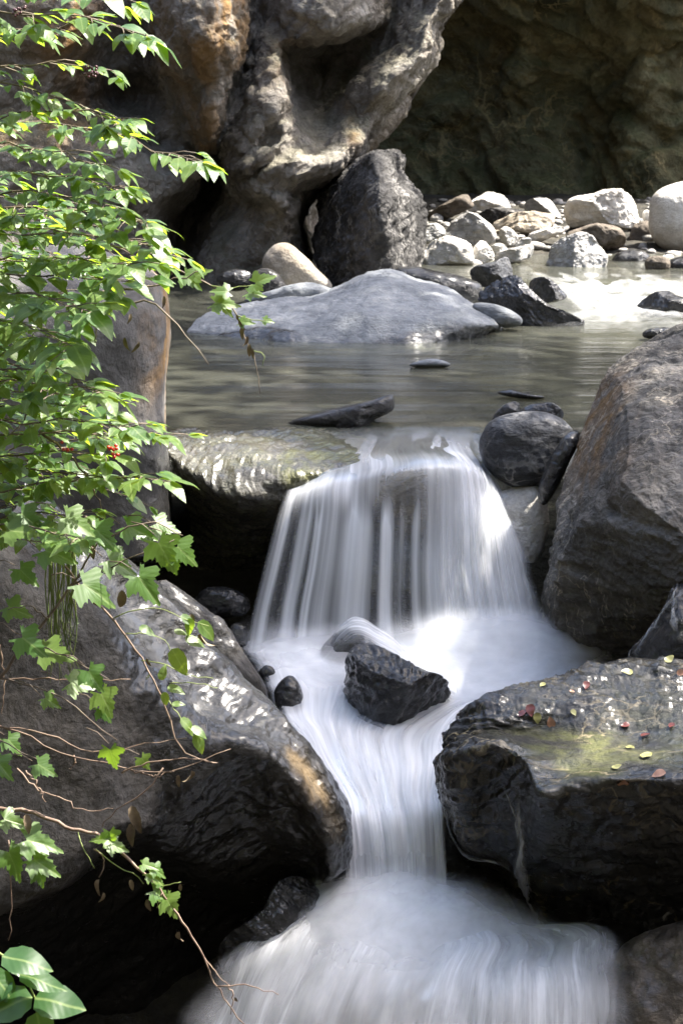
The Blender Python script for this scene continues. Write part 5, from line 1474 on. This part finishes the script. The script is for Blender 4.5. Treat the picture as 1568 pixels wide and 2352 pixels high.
def build_bramble():
    root = empty('bramble', P(-60, 2300, 3.6), 'broad serrated bramble leaves in the bottom left corner', 'bramble')
    fo, tw = Foliage(), Tubes()
    tw.add(path([(-80, 2150, 3.7), (0, 2190, 3.65), (50, 2235, 3.6), (80, 2290, 3.6), (85, 2340, 3.6)], 14, .001), .003, .0018, 6)
    for (px, py, L, dx, dz, wd) in ((5, 2195, .105, 1, -.12, 1.1), (15, 2205, .085, .95, -.35, .9), (45, 2237, .1, .98, -.2, .8), (80, 2292, .105, .98, -.05, 1.35), (75, 2290, .11, -.95, -.25, 1.3), (30, 2250, .09, -.9, -.35, 1.4), (85, 2325, .07, .2, -.9, 1.5), (-20, 2230, .08, .5, -.5, 1.2)):
        fo.leaf(P(px, py, 3.6 + rnd(-.03, .03)), (dx, -.25, dz), (rnd(-.15, .15), -.5, .85), L, 'ovate', rnd(0, .8), rnd(.1, .3), rnd(.1, .35), wd)
    fo.build('foliage', M['bramble'], root)
    tw.build('stem', M['stem'], root)
    root = empty('grass_tuft', P(150, 1260, 4.5), 'tuft of long green grass blades hanging down in front of the slab', 'grass')
    tw = Tubes()
    for i in range(26):
        x = rnd(110, 175)
        tw.add(path([(x, 1240 + rnd(-20, 30), 4.5), (x + rnd(-15, 10), 1330, 4.48), (x + rnd(-20, 15), 1400 + rnd(0, 60), 4.48), (x + rnd(-25, 35), 1430 + rnd(0, 150), 4.48)], 10), .0022, .0006, 4)
    tw.build('blades', M['grass'], root)


build_bramble()


# ------------------------------------------------------------------ fallen leaves on the rocks
def bvh(o):
    bm = bmesh.new()
    bm.from_mesh(o.data)
    bm.transform(Matrix.Translation(o.location))
    t = BVHTree.FromBMesh(bm)
    bm.free()
    return t


def fallen():
    t = bvh(GREEN)
    items = [(1200, 1640, .03, 'red', 'red brown leaf lying left of a curled one by the pale vein'), (1218, 1632, .035, 'red', 'red curled leaf at the upper end of the pale vein on the algae boulder'),
             (1232, 1648, .03, 'yellow', 'yellow leaf scrap touching the red curled leaf by the vein'), (1316, 1637, .02, 'yellow', 'pale green round leaf alone in the upper middle of the algae boulder'),
             (1435, 1667, .024, 'red', 'dark red leaf right of the middle of the algae top'), (1541, 1669, .022, 'red', 'dark red leaf nearest the right edge on the algae top'),
             (1480, 1692, .03, 'red', 'flat maroon leaf below the two dark red leaves'), (1447, 1720, .026, 'yellow', 'pale curled leaf beside the thin pale streak on the algae boulder'),
             (1485, 1738, .04, 'yellow', 'largest yellow leaf on the algae boulder'), (1512, 1780, .036, 'orange', 'tan and yellow leaf near the front edge at right'),
             (1430, 1795, .04, 'orange', 'orange brown leaf on the front rim of the algae boulder'), (1415, 1765, .026, 'yellow', 'small pale leaf just above the orange brown leaf'),
             (1440, 1546, .032, 'yellow', 'yellow green leaf near the back crest of the algae boulder'), (1535, 1517, .03, 'yellow', 'green yellow leaf on the crest at the right'),
             (1245, 1575, .02, 'yellow', 'tiny yellow leaf on the back rim above the foam'), (1345, 1576, .026, 'red', 'brown leaf lying on the upper slope of the algae boulder'),
             (1312, 1590, .014, 'orange', 'tiny tan leaf scrap below the brown leaf on the upper slope'), (1560, 1545, .026, 'orange', 'orange leaf at the right edge near the crest'), (1265, 1662, .03, 'orange', 'tan crumpled leaf right of the pale vein')]
    for px, py, L, c, lab in items:
        L *= 1.15
        v = Vector(ray(px, py)).normalized()
        hit, nrm, _, _ = t.ray_cast(Vector(CAM), v)
        if hit is None:
            continue
        if nrm.dot(v) > 0:
            nrm = -nrm
        fo = Foliage()
        a = rnd(0, 6.28)
        dv = Vector((math.cos(a), math.sin(a), 0)).cross(nrm)
        o3 = np.array(hit + nrm * 0.004) - np.array(dv) * L * .5
        fo.leaf(o3, np.array(dv), np.array(nrm), L, 'ovate', .5, rnd(-.25, .1), rnd(.2, .6), 1.3)
        ob = mesh_obj('fallen_leaf', np.concatenate(fo.V), fo.F, M[c + 'leaf'], uv=np.concatenate(fo.U))
        tag(ob, lab, 'leaf', 'fallen leaves on the algae boulder')


fallen()


# ------------------------------------------------------------------ unseen tree set on the right bank, its crown shaped to shade the falls
def build_shade_tree():
    root = empty('tree', (8.6, 9.6, 0.4), 'tall unseen leafy tree on the right bank, its crown shaped to shade the falls', 'tree')
    tw = Tubes()
    ZC = 8.2
    tr = np.array([[8.6, 9.6, 0.0], [8.5, 9.7, 2.5], [8.0, 9.6, 5.0], [7.2, 9.3, 7.2], [6.6, 9.2, 8.8], [6.2, 9.2, 10.2]])
    tw.add(cubic(tr, chord(tr), 18), .2, .05, 10)
    fo = Foliage()
    sd = np.array(SUN_DIR)
    rs = np.random.RandomState(3)

    def flat(p):
        """where the sun ray through p crosses the height ZC"""
        return (p + sd * ((ZC - p[2]) / sd[2]))[:2]

    def up(p, z):
        return p + sd * ((z - p[2]) / sd[2])

    cliff = bvh(CLIFF)

    def seen(px, py):
        h = cliff.ray_cast(Vector(CAM), Vector(ray(px, py)).normalized())[0]
        return None if h is None else np.array(h)

    # gaps cut in the crown to let sun onto chosen spots
    G = []
    for px, py, d, r in ((1430, 870, 6.9, .3), (1510, 800, 7.1, .35), (1380, 950, 6.9, .12), (300, 1340, 5.6, .2), (380, 1430, 5.6, .2), (450, 1520, 5.6, .2), (520, 1600, 5.6, .2), (600, 1660, 5.55, .2),
                         (670, 1720, 5.55, .14), (1500, 1600, 5.7, .26), (1350, 1640, 5.7, .2), (1450, 1710, 5.45, .22), (1230, 1640, 5.7, .16), (1290, 1740, 5.3, .15), (560, 1065, 7.15, .26), (450, 1060, 7.15, .2), (660, 1075, 7.1, .18),
                         (1190, 965, 7.15, .11), (670, 2040, 5.45, .13), (1540, 2110, 5.4, .2)):
        G.append((flat(P(px, py, d)), r))
    for px, py, r in ((450, 20, 80), (540, 60, 40), (150, 80, 45), (180, 340, 60), (280, 360, 50), (575, 270, 48), (560, 220, 40), (630, 120, 32), (640, 190, 30), (660, 330, 40), (720, 370, 60),
                      (640, 500, 40), (530, 330, 35), (690, 600, 60), (980, 80, 50), (940, 150, 45), (890, 220, 42), (850, 300, 40), (810, 370, 40), (1010, 40, 40)):
        q = seen(px, py)
        if q is not None:
            G.append((flat(q), r * 1.25 * 13.4 / FPX))

    def clump(p, n, s, keep=1.0):
        for q in range(n):
            b = p + rs.normal(size=3) * np.array([s, s, s * .7])
            f = flat(b)
            dv, u, L, ti = rs.normal(size=3) * np.array([1, 1, .4]), (rs.normal() * .4, rs.normal() * .4, 1), rs.uniform(.1, .17), rs.uniform(0, 1)
            if any(np.hypot(*(f - g)) < r + .03 for g, r in G):
                continue
            fo.leaf(b, dv, u, L, 'narrow', ti, .2, .2, 1.7)

    k = 0
    pts = []
    for px in range(-150, 1700, 70):
        for d, py in ((4.95, 1500), (5.05, 1750), (5.2, 2200), (5.5, 1900), (5.9, 1700), (6.4, 1560), (6.9, 1350), (7.2, 1100), (7.8, 980), (8.6, 890), (9.6, 830), (10.6, 745), (11.1, 690)):
            if px < 420 and 5.6 < d < 10 or d > 10 and px > 1150:
                continue
            pts.append((px + rs.uniform(-25, 25), py + rs.uniform(-40, 40), d))
    for px, py in ((180, 700), (260, 760), (340, 700), (200, 850), (300, 900), (370, 830), (360, 960), (240, 1000)):
        pts.append((px, py, 6.9))
    for px in range(760, 1200, 50):
        pts += [(px, 1500, 6.75), (px, 1560, 6.5), (px, 1620, 6.35)]
    for px in range(640, 1000, 60):
        pts += [(px, 2100, 5.5), (px, 2200, 5.35)]
    for px in range(700, 1170, 45):
        pts += [(px, 1055, 7.25), (px, 1015, 7.5), (px, 985, 7.75)]
    for px, py, d in pts:
        p = up(P(px, py, d), rs.uniform(7.4, 9.2))
        water = 540 < px < 1330 and 6.3 < d < 7.5
        clump(p, 24 if water else 28, .2)
        k += 1
        if k % 3 == 0:
            a = tr[3] + (tr[5] - tr[3]) * rs.uniform(-.3, .9)
            tw.add(np.array([a, (a + p) / 2 + np.array([0, 0, .15]), p]), .022, .006, 5)
    # outer boughs set out of view to dapple the cliff
    for k in range(260):
        px, py = (rs.uniform(-100, 820), rs.uniform(-60, 640)) if k < 270 else (rs.uniform(580, 900), rs.uniform(-120, 130))
        q = seen(px, py)
        if q is None:
            continue
        p = up(q, rs.uniform(7.4, 8.8))
        clump(p, 30, .15)
        if k % 4 == 0:
            a = tr[3] + (tr[5] - tr[3]) * rs.uniform(-.2, 1)
            tw.add(np.array([a, (a + p) / 2 + [0, 0, .2], p]), .02, .005, 5)
    fo.build('crown', M['canopy'], root)
    tw.build('trunk', M['bark'], root)


build_shade_tree()
